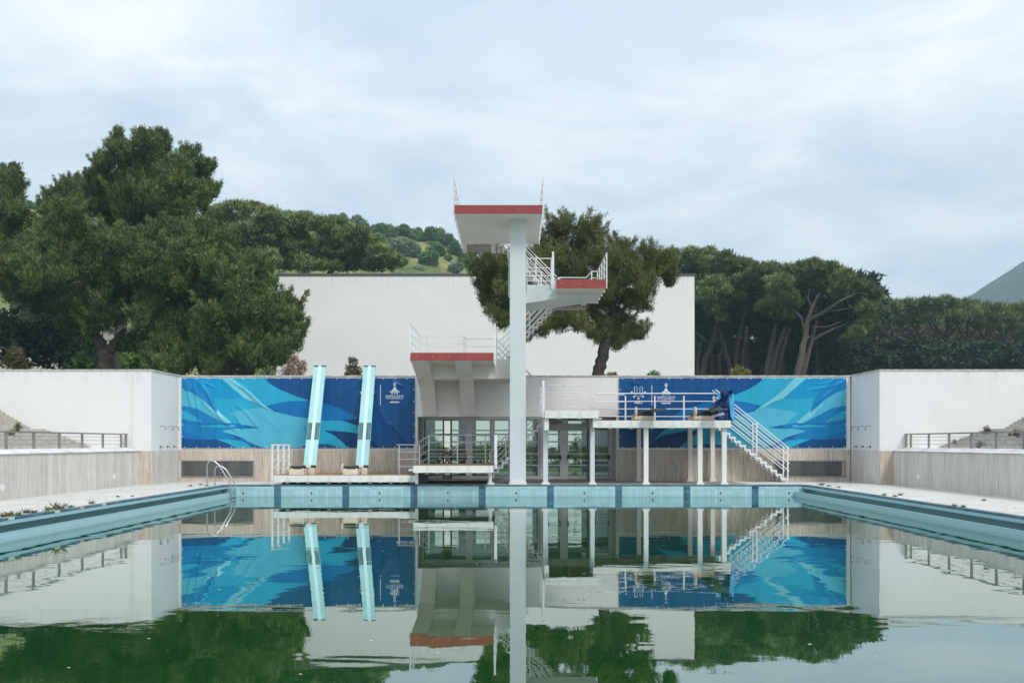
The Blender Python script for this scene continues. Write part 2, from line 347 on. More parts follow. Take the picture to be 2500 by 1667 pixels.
# ------------------------------------------------------------------ mesh builder
class MB:
    def __init__(s): s.v = []; s.f = []; s.mi = []
    def add(s, vs, fs, mi=0):
        b = len(s.v); s.v += [tuple(p) for p in vs]; s.f += [tuple(b + i for i in f) for f in fs]; s.mi += [mi] * len(fs); return s
    def box(s, x0, x1, y0, y1, z0, z1, mi=0):
        vs = [(x0, y0, z0), (x1, y0, z0), (x1, y1, z0), (x0, y1, z0), (x0, y0, z1), (x1, y0, z1), (x1, y1, z1), (x0, y1, z1)]
        return s.add(vs, [(0, 3, 2, 1), (4, 5, 6, 7), (0, 1, 5, 4), (1, 2, 6, 5), (2, 3, 7, 6), (3, 0, 4, 7)], mi)
    def prism(s, poly, a0, a1, axis='y', mi=0):
        n = len(poly)
        def pt(p, a): return {'y': (p[0], a, p[1]), 'x': (a, p[0], p[1]), 'z': (p[0], p[1], a)}[axis]
        vs = [pt(p, a0) for p in poly] + [pt(p, a1) for p in poly]
        fs = [tuple(range(n)), tuple(range(2 * n - 1, n - 1, -1))] + [(i, i + n, (i + 1) % n + n, (i + 1) % n) for i in range(n)]
        return s.add(vs, fs, mi)
    def tube(s, path, r, n=8, mi=0, cap=True, square=False):
        path = [Vector(p) for p in path]
        rr = r if isinstance(r, (list, tuple)) else [r] * len(path)
        if square: n = 4
        vs = []
        up0 = None
        for i, p in enumerate(path):
            if i == 0: t_ = path[1] - p
            elif i == len(path) - 1: t_ = p - path[i - 1]
            else: t_ = (path[i + 1] - p).normalized() + (p - path[i - 1]).normalized()
            t_.normalize()
            if up0 is None: up0 = Vector((0, 0, 1)) if abs(t_.z) < 0.9 else Vector((0, 1, 0))
            sd = t_.cross(up0)
            if sd.length < 1e-4: sd = t_.orthogonal()
            sd.normalize(); up = sd.cross(t_).normalized(); up0 = up
            for k in range(n):
                an = 2 * math.pi * (k + (0.5 if square else 0)) / n
                vs.append(p + (sd * math.cos(an) + up * math.sin(an)) * rr[i] * (1.414 if square else 1))
        fs = []
        for i in range(len(path) - 1):
            for k in range(n):
                a_, b_ = i * n + k, i * n + (k + 1) % n
                fs.append((a_, b_, b_ + n, a_ + n))
        if cap: fs += [tuple(range(n - 1, -1, -1)), tuple((len(path) - 1) * n + k for k in range(n))]
        return s.add(vs, fs, mi)
    def disc(s, c, r, h, axis='y', n=20, mi=0):
        c = Vector(c); d = {'x': Vector((1, 0, 0)), 'y': Vector((0, 1, 0)), 'z': Vector((0, 0, 1))}[axis]
        return s.tube([c - d * h / 2, c + d * h / 2], r, n, mi)
    def build(s, name, mat, parent=None, smooth=False, bevel=0.0):
        me = bpy.data.meshes.new(name); me.from_pydata(s.v, [], s.f)
        for m_ in (mat if isinstance(mat, (list, tuple)) else [mat]): me.materials.append(m_)
        if any(s.mi): me.polygons.foreach_set('material_index', s.mi)
        bm = bmesh.new(); bm.from_mesh(me); bmesh.ops.recalc_face_normals(bm, faces=bm.faces)
        bm.to_mesh(me); bm.free()
        if smooth:
            for p in me.polygons: p.use_smooth = True
        o = bpy.data.objects.new(name, me); COL.objects.link(o)
        if parent: o.parent = parent
        if bevel:
            md = o.modifiers.new('bevel', 'BEVEL'); md.width = bevel; md.segments = 2; md.limit_method = 'ANGLE'
        return o
def box(name, mat, x0, x1, y0, y1, z0, z1, parent=None, bevel=0.0):
    return MB().box(x0, x1, y0, y1, z0, z1).build(name, mat, parent, bevel=bevel)
def tag(o, label=None, cat=None, group=None, kind=None):
    if label: o['label'] = label
    if cat: o['category'] = cat
    if group: o['group'] = group
    if kind: o['kind'] = kind
    return o
def thing(name, label, cat, group=None, loc=(0, 0, 0)):
    o = bpy.data.objects.new(name, None); COL.objects.link(o); o.location = loc; o.empty_display_size = 0.2
    return tag(o, label, cat, group)
def link_copy(src, parent, loc=None, scale=None, name=None):
    c = src.copy(); COL.objects.link(c); c.parent = parent
    if loc is not None: c.location = loc
    if scale is not None: c.scale = scale
    return c
def copy_tree(o, parent=None):
    c = o.copy(); COL.objects.link(c); c.parent = parent
    for ch in list(o.children): copy_tree(ch, c)
    return c
def ubox(name, mat):   # unit cube mesh 0..1, for pieces placed by scale
    b = MB().box(0, 1, 0, 1, 0, 1)
    me = bpy.data.meshes.new(name); me.from_pydata(b.v, [], b.f); me.materials.append(mat); return me
def piece(name, me, parent, loc, scale):
    o = bpy.data.objects.new(name, me); COL.objects.link(o); o.parent = parent; o.location = loc; o.scale = scale; return o

# ------------------------------------------------------------------ ground, deck, pool, water
DW, DE = -13.8, 14.15          # retaining wall faces
PW, PE, PN, PS = -10.42, 10.69, 35.0, 1.6   # pool edges
WL = -0.429                    # water level
g = MB()
for (x0, x1, y0, y1) in ((-1800, 1800, 38.5, 2300), (-1800, 1800, -300, -6), (-1800, DW - 0.02, -6, 38.5), (DE + 0.02, 1800, -6, 38.5)):
    g.add([(x0, y0, -0.02), (x1, y0, -0.02), (x1, y1, -0.02), (x0, y1, -0.02)], [(0, 1, 2, 3)])
tag(g.build('ground', M['ground']), kind='structure')
dk = MB()
for (x0, x1, y0, y1) in ((DW - 0.02, PW - 0.05, -6, 38.5), (PE + 0.05, DE + 0.02, -6, 38.5), (PW - 0.05, PE + 0.05, 35.05, 38.5), (PW - 0.05, PE + 0.05, -6, PS)):
    dk.box(x0, x1, y0, y1, -0.13, 0.0)
deck = tag(dk.build('pool_deck', M['deck']), kind='structure')
# raised grey slat walkway in front of the doors
gr = MB()
x = -3.55
while x < 8.6:
    gr.box(x, x + 0.105, 35.10, 38.16, 0.004, 0.024); x += 0.125
x = -3.75
while x < 4.2:
    gr.box(x, x + 0.105, 38.16, 39.93, 0.004, 0.024); x += 0.125
sl = gr.build('slat', M['grating'], deck); sl['kind'] = 'stuff'
tag(box('lobby_floor', M['grey_inside'], -3.9, 4.3, 38.5, 47, -0.1, 0.0), kind='structure')

pb = MB()
t_ = 0.02
pb.box(PW - 0.3, PE + 0.3, PN + 0.012, PN + 0.30, -3.0, -0.045)                    # far wall backing
pb.box(PW, PE, PS - 0.3, PS, -3.0, 0.0)                              # near wall
pb.box(PW, PE, PS, PN, -3.1, -3.0)
LIP = 0.32
for sx, xe in ((-1, PW), (1, PE)):
    x_in = xe - sx * LIP                                              # inner face of the lip
    def bx(xa, xb, z0, z1, mi=0): pb.box(min(xa, xb), max(xa, xb), PS, PN, z0, z1, mi)
    bx(xe + sx * 0.012, xe + sx * 0.30, -0.13, -0.045, 0)               # fascia under the edge tile
    bx(xe + sx * 0.16, xe + sx * 0.30, -0.36, -0.13, 1)                # gutter back
    bx(x_in + sx * 0.08, xe + sx * 0.16, -0.40, -0.36, 1)              # gutter floor
    bx(x_in + sx * 0.012, x_in + sx * 0.08, -3.0, -0.245, 0)              # lip
    bx(x_in + sx * 0.08, xe + sx * 0.30, -3.0, -0.40, 0)
basin = tag(pb.build('pool_basin', [M['grout'], M['tile_gutter_shade']]), kind='structure')

e_me = ubox('edge_tile', M['tile_edge']); n_me = ubox('wall_tile', M['tile_navy']); l_me = ubox('wall_tile', M['tile'])
TP = 0.2505; off = -8.61 - TP / 2
markers = [-8.61 + i * 2.505 for i in range(8)]
k0 = int(math.floor((PW - off) / TP)); 
k = k0
while off + k * TP < PE:
    xa = max(off + k * TP, PW) + 0.003; xb = min(off + (k + 1) * TP, PE) - 0.003
    if xb - xa > 0.03:
        piece('edge_tile', e_me, basin, (xa, PN - 0.006, -0.045), (xb - xa, 0.20, 0.055))
        nav = any(abs((xa + xb) / 2 - m_) < 0.06 for m_ in markers)
        me = n_me if nav else l_me
        piece('wall_tile', me, basin, (xa, PN, -0.162), (xb - xa, 0.012, 0.113))
        h_ = (xb - xa) / 2
        piece('wall_tile', me, basin, (xa, PN, -0.43), (h_ - 0.002, 0.012, 0.262))
        piece('wall_tile', me, basin, (xa + h_ + 0.002, PN, -0.43), (h_ - 0.002, 0.012, 0.262))
    k += 1
rest_e = MB(); rest_w = MB(); side_t = MB()
cnt = 0
for sx, xe in ((-1, PW), (1, PE)):
    y = PN - 0.004
    i = 0
    x_in = xe - sx * LIP
    while y > PS:
        ya = y - 0.2445
        x0 = min(xe - sx * 0.006, xe + sx * 0.19); 
        mm = e_me
        if sx < 0:
            for yy, mt in ((19.83, 'tile_pale'), (21.77, 'tile_yellow'), (23.07, 'tile_pink'), (24.37, 'tile_pale')):
                if ya <= yy < y: mm = ubox('edge_tile', M[mt])
        if y > 17.5 or mm is not e_me: piece('edge_tile', mm, basin, (x0, ya, -0.045), (0.196, 0.2445, 0.055))
        else: rest_e.box(x0, x0 + 0.196, ya, y, -0.045, 0.010)
        # light tiles: fascia row, lip top, lip face
        xa, xb = sorted((xe, xe + sx * 0.012)); rest_w.box(xa, xb, ya, y, -0.128, -0.048)
        xa, xb = sorted((x_in, x_in + sx * 0.075)); side_t.box(xa, xb, ya, y, -0.245, -0.237)
        xa, xb = sorted((x_in, x_in + sx * 0.012)); 
        side_t.box(xa, xb, ya, ya + 0.120, -0.60, -0.25); side_t.box(xa, xb, ya + 0.1245, y, -0.60, -0.25)
        y -= 0.2505; i += 1
for mb, nm, mt in ((rest_e, 'edge_tile', 'tile_edge'), (rest_w, 'fascia_tile', 'tile'), (side_t, 'gutter_lip_tile', 'tile')):
    mb.build(nm, M[mt], basin)['kind'] = 'stuff'
# water inlets between the dark markers
for i in range(9):
    xx = -9.87 + i * 2.505
    b_ = MB().box(xx - 0.036, xx + 0.036, PN - 0.012, PN - 0.001, -0.33, -0.258)
    nz = b_.build('inlet_plate', M['steel_grey'], basin)
    MB().disc((xx, PN - 0.014, -0.294), 0.024, 0.006, 'y', 12).build('nozzle', M['black'], nz)
wm = MB(); wm.add([(PW + 0.2, PS, WL), (PE - 0.2, PS, WL), (PE - 0.2, PN + 0.012, WL), (PW + 0.2, PN + 0.012, WL)], [(0, 1, 2, 3)])
tag(wm.build('water', M['water']), kind='structure')

# ------------------------------------------------------------------ walls
WY = 38.2; WT = 4.19
u_back = ubox('travertine_panel', M['trav_back']); u_side = ubox('travertine_panel', M['trav_side']); u_pink = ubox('travertine_panel', M['trav_pink'])
def panels_x(par, x0, x1, yf, z0, z1, me, w=0.32, mate=None, hole=None):
    x = x0
    while x < x1 - 0.02:
        ww = min(random.choice((0.18, 0.25, 0.32, 0.32, 0.38)) if w is None else w, x1 - x)
        if x1 - (x + ww) < 0.06: ww = x1 - x
        dp = random.uniform(0.022, 0.030)
        segs = [(z0, z1)]
        if hole and x + ww / 2 > hole[0] and x + ww / 2 < hole[1]: segs = [(z0, hole[2]), (hole[3], z1)]
        use = me if mate is None or not mate(x) else u_pink
        for (a_, b_) in segs: piece('travertine_panel', use, par, (x + 0.003, yf - dp, a_), (ww - 0.006, dp, b_ - a_))
        x += ww
def panels_y(par, y0, y1, xf, sgn, z0, z1, me, w=0.32):
    y = y0
    while y < y1 - 0.02:
        ww = min(w * random.uniform(0.75, 1.25), y1 - y)
        if y1 - (y + ww) < 0.08: ww = y1 - y
        dp = random.uniform(0.022, 0.032)
        piece('travertine_panel', me, par, (xf if sgn > 0 else xf - dp, y + 0.003, z0), (dp, ww - 0.006, z1 - z0))
        y += ww

bw = thing('back_wall', 'long white plaster wall with vertical travertine cladding along its base, behind the diving tower', 'wall')
box('wall', M['plaster'], -13.35, -3.78, WY, WY + 0.3, 0, WT, bw)
box('wall', M['plaster'], 4.19, 13.55, WY, WY + 0.3, 0, WT, bw)
lint = box('lintel', M['plaster'], -3.78, 4.19, WY, WY + 0.3, 2.59, WT, bw)
box('coping', M['stone'], -13.4, 13.6, WY - 0.03, WY + 0.33, WT, WT + 0.05, bw)
LG = (-13.24, -10.33, 0.17, 0.845); RG = (10.50, 13.36, 0.17, 0.845)
panels_x(bw, -13.33, -3.80, WY, 0, 1.26, u_back, None, lambda x: x < -9.9, LG)
panels_x(bw, 4.21, 13.53, WY, 0, 1.26, u_back, None, lambda x: x > 10.2, RG)
def grille(h, label):
    x0, x1, z0, z1 = h
    fr_ = MB(); t = 0.045; yf = WY - 0.055
    fr_.box(x0, x1, yf, WY - 0.001, z1 - t, z1); fr_.box(x0, x1, yf, WY - 0.001, z0, z0 + t)
    fr_.box(x0, x0 + t, yf + .001, WY - 0.001, z0 + t, z1 - t); fr_.box(x1 - t, x1, yf + .001, WY - 0.001, z0 + t, z1 - t)
    o = fr_.build('vent_grille', M['steel_grey'], bw); 
    box('vent_window', M['vent_back'], x0 + t, x1 - t, WY - 0.012, WY - 0.004, z0 + t, z1 - t, o)
    w_ = MB()
    n = 13
    for i in range(1, n): z = z0 + (z1 - z0) * i / n; w_.box(x0 + t, x1 - t, yf + .012, yf + .018, z - 0.0035, z + 0.0035)
    x = x0 + t
    while x < x1 - t: w_.box(x - 0.002, x + 0.002, yf + .019, yf + .023, z0 + t, z1 - t); x += 0.055
    w = w_.build('grille_wires', M['wire'], o); w['kind'] = 'stuff'
    return o
a = NT('dark_vent_glass'); c = a.ramp(a.noise(a.pos((1, 1, 0.2)), 1.4, 2), [(0.4, (0.035, 0.037, 0.037, 1)), (0.6, (0.10, 0.105, 0.10, 1))]); a.col(c); M['vent_back'] = a.set(0.4)
M['wire'] = simple('grey_wire', (0.30, 0.30, 0.29, 1), 0.5, 0.3)
grille(LG, ''); grille(RG, '')

def side_block(sgn):
    xi = -13.35 if sgn < 0 else 13.6
    xf = DW if sgn < 0 else DE
    lbl = ('tall white plaster side wall left of the pool with a pipe joint and three shower arms on its inner face' if sgn < 0
           else 'tall white plaster side wall right of the pool with a flaked patch near the stand steps')
    t = thing('side_wall', lbl, 'wall')
    xo = sgn * 60
    x0, x1 = sorted((xi, xo))
    box('wall', M['plaster'], x0, x1, 35.28, 38.55, 0, 4.21, t)
    b = MB(); b.box(x0 - (0.03 if sgn > 0 else 0), x1 + (0.03 if sgn < 0 else 0), 35.25, 38.6, 4.21, 4.26); b.build('coping', M['stone'], t)
    panels_y(t, 35.28, 38.15, xi, 1 if sgn < 0 else -1, 0, 1.25, u_side)
    a0, a1 = sorted((xf, xi)); panels_x(t, a0, a1, 35.28, 0, 1.25, u_pink, 0.17)
    if sgn < 0:
        MB().tube([(-14.03, 35.25, 1.4), (-14.03, 35.25, 4.15)], 0.018, 8).build('pipe', M['plaster'], t)
    return t
side_block(-1); side_block(1)

# retaining walls with sloping white ledge
def retaining(sgn):
    xf = DW if sgn < 0 else DE
    t = thing('retaining_wall', ('low travertine clad retaining wall with a white ledge, left side of the pool' if sgn < 0 else
                                 'low travertine clad retaining wall with a white ledge, right side of the pool'), 'wall')
    o = sgn
    core = MB(); a0, a1 = sorted((xf, xf + o * 0.25)); core.box(a0, a1, 3, 35.27, 0, 1.235); core.build('core', M['ledge'], t)
    panels_y(t, 17.0, 35.27, xf, 1 if sgn < 0 else -1, 0, 1.225, u_side)
    core2 = MB(); b0, b1 = sorted((xf - o * 0.025, xf)); core2.box(b0, b1, 3, 17.0, 0, 1.225); core2.build('plain_cladding', M['trav_side'], t)
    led = MB(); led.prism([(xf - o * 0.06, 1.235), (xf - o * 0.06, 1.262), (xf + o * 0.36, 1.37), (xf + o * 0.9, 1.37), (xf + o * 0.9, 1.235)], 3, 35.27, 'y'); led.build('ledge', M['ledge'], t)
    for d in ((27.5 if sgn < 0 else 32.9), (25.6 if sgn < 0 else 21.0), (33.1 if sgn < 0 else 30.0)):
        pass
    return t
retaining(-1); retaining(1)
for (x, y, z, l) in ((DW + 0.035, 33.0, Z(1163, 33.0), 'round white cover on the left travertine wall, farther from the camera'),
                     (DW + 0.035, 25.75, Z(1190, 25.75), 'round white cover on the left travertine wall, at the left edge of the picture'),
                     (DE - 0.035, 33.1, Z(1164, 33.1), 'round white cover on the right travertine wall')):
    o = MB().disc((x, y, z), 0.10, 0.02, 'x', 20).build('wall_cover', M['white_disc']); tag(o, l, 'cover', 'round covers on the retaining walls')

# stands: stone tiers rising away from the pool
def stands(sgn):
    t = thing('stone_stand', ('weathered stone spectator steps with weeds, rising behind the left handrail' if sgn < 0 else
                              'weathered stone spectator steps with weeds, rising behind the right handrail'), 'steps')
    st = ubox('stone_block', M['stand'])
    s0 = 15.60 if sgn < 0 else 15.84
    prof = []
    x = s0; z = 1.38
    treads = [0.18] * 9 + [0.62 if sgn < 0 else 0.80] + [0.15] * 14
    for i, tr_ in enumerate(treads):
        z += 0.067 if i <= 9 else 0.088
        w_ = tr_
        y = 35.26
        while y > 12:
            ln = random.uniform(2.0, 3.0)
            xa, xb = sorted((sgn * x, sgn * (x + w_ + 0.02)))
            dz = random.uniform(-0.004, 0.004)
            piece('stone_block', st, t, (xa, y - ln + 0.012, 1.0), (xb - xa, ln - 0.012, z + dz - 1.0))
            y -= ln
        x += tr_
    fl = MB(); a0, a1 = sorted((sgn * 14.5, sgn * s0)); fl.box(a0, a1, 3, 35.26, 1.0, 1.345); fl.build('walkway', M['ledge'], t)
    bk = MB(); a0, a1 = sorted((sgn * s0, sgn * 40)); bk.box(a0, a1, 3, 35.25, -0.02, 0.995); bk.build('base', M['stand'], t)
    return t
stands(-1); stands(1)

# handrails on the ledges
def handrail(sgn, xx, ys, ytop, label):
    t = thing('handrail', label, 'railing')
    zb = 1.37; zt = 1.885
    pm = MB().box(-0.022, 0.022, -0.05, 0.05, 0, 0.50).build('post', M['steel_grey'], t)
    pm.location = (xx, ys[0], zb)
    for y in ys[1:]:
        link_copy(pm, t, (xx, y, zb))
    r = MB().box(xx - 0.035, xx + 0.035, ys[-1], ys[0] + 0.06, zt - 0.045, zt); r.build('top_rail', M['steel_grey'], t)
    for z in (1.50, 1.63, 1.75):
        MB().tube([(xx, ys[-1], z), (xx, ys[0], z)], 0.008, 6).build('cable', M['steel_grey'], t)
handrail(-1, -14.25, [35.2, 34.75, 33.2, 31.6, 30.0, 28.4, 26.85, 25.3, 23.7, 22.1], 0, 'grey steel handrail with thin cables on the left ledge')
handrail(1, 14.56, [35.2, 34.8, 33.3, 31.75, 30.2, 28.65, 27.1, 25.5, 23.9, 22.3], 0, 'grey steel handrail with thin cables on the right ledge')

# shower arms and taps on the two inner faces
for sgn, xi in ((-1, -13.35), (1, 13.6)):
    side = 'left' if sgn < 0 else 'right'
    for i, y in enumerate((36.15, 36.9, 37.6)):
        where = ('nearest the camera', 'middle one', 'nearest the banner')[i]
        s_ = MB(); o = -sgn
        z = 2.17
        s_.tube([(xi, y, z), (xi + o * 0.05, y, z), (xi + o * 0.15, y, z + 0.015), (xi + o * 0.19, y, z), (xi + o * 0.205, y, z - 0.09)], 0.012, 6)
        o1 = thing('wall_shower', f'dark shower arm on the {side} side wall, {where} of three', 'wall shower', 'shower arms on the side walls', (0, 0, 0))
        s_.build('pipe', M['zinc'], o1)
        MB().tube([(xi + o * 0.205, y, z - 0.08), (xi + o * 0.21, y, z - 0.13)], [0.015, 0.04], 12).build('shower_rose', M['zinc'], o1)
        o2 = thing('water_tap', f'small dark tap low on the {side} side wall, {where} of three', 'tap', 'shower taps on the side walls')
        MB().disc((xi + o * 0.02, y, 1.40), 0.04, 0.04, 'x', 12).build('rosette', M['zinc'], o2)
        MB().tube([(xi + o * 0.04, y, 1.40), (xi + o * 0.10, y, 1.41), (xi + o * 0.12, y, 1.34)], 0.012, 6).build('lever', M['zinc'], o2)

# ------------------------------------------------------------------ lettering and emblems
def text_geo(txt, w, h=None, bold=0.0):
    cu = bpy.data.curves.new('t', 'FONT'); cu.body = txt; cu.size = 1.0; cu.offset = bold; cu.resolution_u = 3
    ob = bpy.data.objects.new('t', cu); COL.objects.link(ob)
    dg = bpy.context.evaluated_depsgraph_get(); dg.update()
    me = bpy.data.meshes.new_from_object(ob.evaluated_get(dg))
    vs = [(v.co.x, v.co.y) for v in me.vertices]; fs = [tuple(p.vertices) for p in me.polygons]
    bpy.data.objects.remove(ob); bpy.data.curves.remove(cu); bpy.data.meshes.remove(me)
    xs = [v[0] for v in vs]; ys = [v[1] for v in vs]
    sx = w / (max(xs) - min(xs)); sy = sx if h is None else h / (max(ys) - min(ys))
    cx = (max(xs) + min(xs)) / 2; cy = (max(ys) + min(ys)) / 2
    return [((x - cx) * sx, (y - cy) * sy) for x, y in vs], fs
class Flat:
    def __init__(s): s.v = []; s.f = []
    def add(s, vs, fs, dx=0, dz=0):
        b = len(s.v); s.v += [(x + dx, z + dz) for x, z in vs]; s.f += [tuple(b + i for i in f) for f in fs]
    def stroke(s, pts, w0, w1=None):
        w1 = w0 if w1 is None else w1; n = len(pts); vs = []
        for i, (x, z) in enumerate(pts):
            a_ = pts[max(0, i - 1)]; b_ = pts[min(n - 1, i + 1)]
            tx, tz = b_[0] - a_[0], b_[1] - a_[1]; L = math.hypot(tx, tz) or 1
            w = w0 + (w1 - w0) * i / (n - 1)
            vs += [(x - tz / L * w / 2, z + tx / L * w / 2), (x + tz / L * w / 2, z - tx / L * w / 2)]
        s.add(vs, [(2 * i, 2 * i + 1, 2 * i + 3, 2 * i + 2) for i in range(n - 1)])
    def star(s, cx, cz, r, rot=0.0):
        vs = [(cx, cz)] + [(cx + (r if k % 2 == 0 else r * 0.42) * math.sin(rot + k * math.pi / 5), cz + (r if k % 2 == 0 else r * 0.42) * math.cos(rot + k * math.pi / 5)) for k in range(10)]
        s.add(vs, [(0, 1 + k, 1 + (k + 1) % 10) for k in range(10)])
def fisu_geo(joined=True):      # unit: pixels of the photo, centred on the U
    f = Flat()
    wl = 1.0
    n = 14
    def arc(r, k): 
        return [(r * math.cos(math.pi + math.pi * i / n), r * math.sin(math.pi + math.pi * i / n) - k) for i in range(n + 1)]
    outer = [(-10, 10)] + arc(10, 3.5) + [(10, 10), (3.6, 10)] + arc(3.6, 3.5)[::-1] + [(-3.6, 10), (-10, 10)]
    f.stroke(outer, wl)
    for (x, z, r) in ((-16.3, -3, 3.3), (15.6, -3, 3.3), (-10.8, -14.2, 3.6), (10.8, -14.2, 3.6), (0, -19, 3.8)): f.star(x, z, r)
    tx = f if joined else Flat()
    v, fc = text_geo('FISU', 18.5, 6.2, 0.03); tx.add(v, fc, 0, -28.2)
    return f if joined else [f, tx]
def napoli_geo(joined=True):                # unit: pixels, centred on the mountain top
    f = Flat()
    n = 16
    for (cx, cz, r, w) in ((0.2, 9.5, 3.6, 0.8), (0.6, 9.0, 2.1, 0.7)):
        f.stroke([(cx + r * 0.8 * math.cos(2 * math.pi * i / n), cz + r * 1.15 * math.sin(2 * math.pi * i / n)) for i in range(n + 1)], w)
    f.stroke([(-2.5, 12.5), (0.5, 9), (-0.5, 6), (0, 4)], 1.0); f.stroke([(3.2, 13.5), (3.0, 10.5), (1.0, 6.5), (0, 4)], 1.1, 0.6)
    for s_ in (-1, 1):
        f.stroke([(s_ * 0.9, 3.5), (s_ * 2.2, -1.5), (s_ * 5.5, -6.5), (s_ * 11.5, -10)], 0.9, 2.4)
        f.stroke([(s_ * 0.7, 1.5), (s_ * 1.8, -4), (s_ * 4.2, -9), (s_ * 7.4, -14.5)], 0.9, 2.5)
    f.stroke([(0, 1), (0, -6), (0, -14)], 1.0, 2.6)
    tx = f if joined else Flat(); st = f if joined else Flat()
    v, fc = text_geo('NAPOLI2019', 43, 6.8, 0.0); tx.add(v, fc, 0, -20.3)
    v, fc = text_geo('30TH SUMMER UNIVERSIADE', 42, 2.0, 0.02); tx.add(v, fc, 0, -25.6)
    for i in range(5): st.star(-9.2 + i * 4.6, -34.3, 3.1)
    return f if joined else [f, tx, st]
FG, NG = fisu_geo(), napoli_geo()
FG2, NG2 = fisu_geo(False), napoli_geo(False)
def emblem_mesh(flat, sc, name, mat):
    me = bpy.data.meshes.new(name); me.from_pydata([(x * sc, 0, z * sc) for x, z in flat.v], [], flat.f); me.materials.append(mat); return me

# ------------------------------------------------------------------ banners
BY = WY - 0.05
PXM = F / BY
cD = lin(0, 74, 130); cD2 = lin(0, 56, 106); cB = lin(0, 108, 172); cC = lin(0, 142, 190); cC2 = lin(34, 158, 192); cL = lin(76, 172, 198); cLL = lin(112, 190, 208); cM = lin(0, 122, 178)
SH = [  # painter's order, photo pixels on the left banner
 ([(440,918),(560,918),(620,960),(600,1000),(560,1010),(600,1040),(440,1095)], cM),
 ([(440,918),(540,918),(600,972),(612,973),(560,975),(505,969),(490,960)], cC),
 ([(490,960),(505,969),(560,974),(597,973),(642,994),(600,1002),(560,1008),(530,1009),(517,990)], cC2),
 ([(530,1009),(560,1007),(578,1020),(592,1036),(575,1034),(548,1025)], cC2),
 ([(538,924),(643,922),(660,938),(690,954),(720,966),(758,978),(705,979),(680,983),(655,990),(642,993),(620,982),(597,972)], cC2),
 ([(538,920),(566,920),(600,955),(640,985),(668,1003),(642,993),(620,982),(597,972),(560,940)], cLL),
 ([(640,918),(1016,918),(1016,1096),(830,1096),(770,1060),(700,1000),(758,978),(720,966),(690,953),(664,938),(650,925)], cD),
 ([(560,1007),(600,999),(642,994),(669,1004),(694,1010),(720,1017),(753,1021),(790,1026),(800,1050),(860,1096),(655,1096),(620,1085),(590,1068),(539,1052),(565,1047),(593,1045),(633,1044),(592,1036),(575,1020)], cL),
 ([(785,1026),(813,1026),(833,1026),(850,1031),(876,1040),(892,1053),(911,1076),(895,1064),(874,1058),(840,1053),(791,1050),(760,1040)], cC2),
 ([(791,1050),(815,1062),(835,1076),(852,1096),(760,1096),(740,1040)], cC2),
 ([(653,990),(680,983),(705,979),(758,978),(792,984),(824,994),(850,1006),(876,1022),(850,1025),(813,1026),(785,1025),(753,1021),(720,1017),(694,1010),(670,1001)], cB),
 ([(722,1096),(745,1087),(770,1083),(800,1084),(835,1093),(840,1096)], cD),
 ([(440,949),(470,960),(492,972),(512,990),(535,1008),(560,1028),(585,1048),(566,1042),(535,1026),(505,1010),(480,997),(460,992),(440,990)], cL),
 ([(492,970),(520,992),(550,1018),(583,1048),(565,1041),(530,1018),(505,992)], cLL),
 ([(440,990),(465,993),(500,1008),(540,1033),(520,1035),(490,1033),(470,1012),(445,1000)], cM),
 ([(440,1000),(455,1004),(472,1014),(495,1031),(470,1028),(440,1020)], cC2),
 ([(440,1020),(470,1028),(500,1032),(560,1032),(596,1037),(560,1038),(500,1038),(440,1034)], cB),
 ([(482,1039),(540,1036),(560,1040),(578,1046),(548,1043),(500,1042)], cC2),
 ([(560,1040),(595,1042),(633,1044),(600,1047),(579,1046)], cB),
 ([(440,1034),(485,1040),(540,1045),(573,1046),(540,1051),(560,1060),(578,1071),(500,1073),(440,1068)], cM),
 ([(440,1050),(480,1062),(500,1073),(440,1071)], cB),
 ([(440,1070),(500,1073),(530,1072),(560,1082),(583,1096),(440,1096)], cD),
 ([(530,1072),(560,1072),(590,1076),(605,1084),(620,1096),(583,1096),(560,1084)], cC2),
 ([(568,1072),(593,1071),(606,1077),(618,1091),(612,1090),(595,1078)], cB),
 ([(443,921),(470,921),(520,972),(532,1009),(505,985),(480,962),(458,955),(443,950)], cM),
 ([(844,1026),(876,1022),(880,1042),(866,1036)], cD2),
 ([(791,1050),(840,1053),(874,1058),(900,1068),(916,1082),(930,1096),(852,1096),(833,1076),(815,1062)], cD2),
]
def inside(poly, xs, ys):
    c = np.zeros(xs.shape, bool); n = len(poly)
    for i in range(n):
        x1, y1 = poly[i]; x2, y2 = poly[(i + 1) % n]
        if y1 == y2: continue
        cond = ((y1 > ys) != (y2 > ys)) & (xs < (x2 - x1) * (ys - y1) / (y2 - y1) + x1)
        c ^= cond
    return c
RIDGES = [(445,925,475,1010,4,1.0),(470,925,500,1080,4,.9),(480,923,560,1050,3.5,1.1),(490,930,525,950,3,.8),(560,925,640,985,4,.9),(570,935,660,1000,3,.8),
          (575,985,640,1050,4,.8),(560,990,600,1060,4,.6),(445,930,600,1075,5,.7),(620,1000,700,1060,8,.3),(950,925,985,950,4,1.0),(985,925,1010,940,4,.8),(915,985,960,1060,7,.8),
          (945,1030,1000,1085,5,.9),(915,950,950,1075,6,.6),(980,1000,1010,960,8,.5),(880,925,820,975,9,.4),(700,925,760,960,7,.35)]
RIDGES_R = [(2060,925,1990,990,5,.9),(2062,930,1960,960,4,.6),(2060,960,2020,1050,6,.4),(2050,925,1990,940,4,.5),(1515,925,1560,940,5,.7),(1520,925,1535,990,7,.4),(1900,925,1890,1090,14,.25),(1650,925,1648,1090,5,.3)]
def sm(a): return a
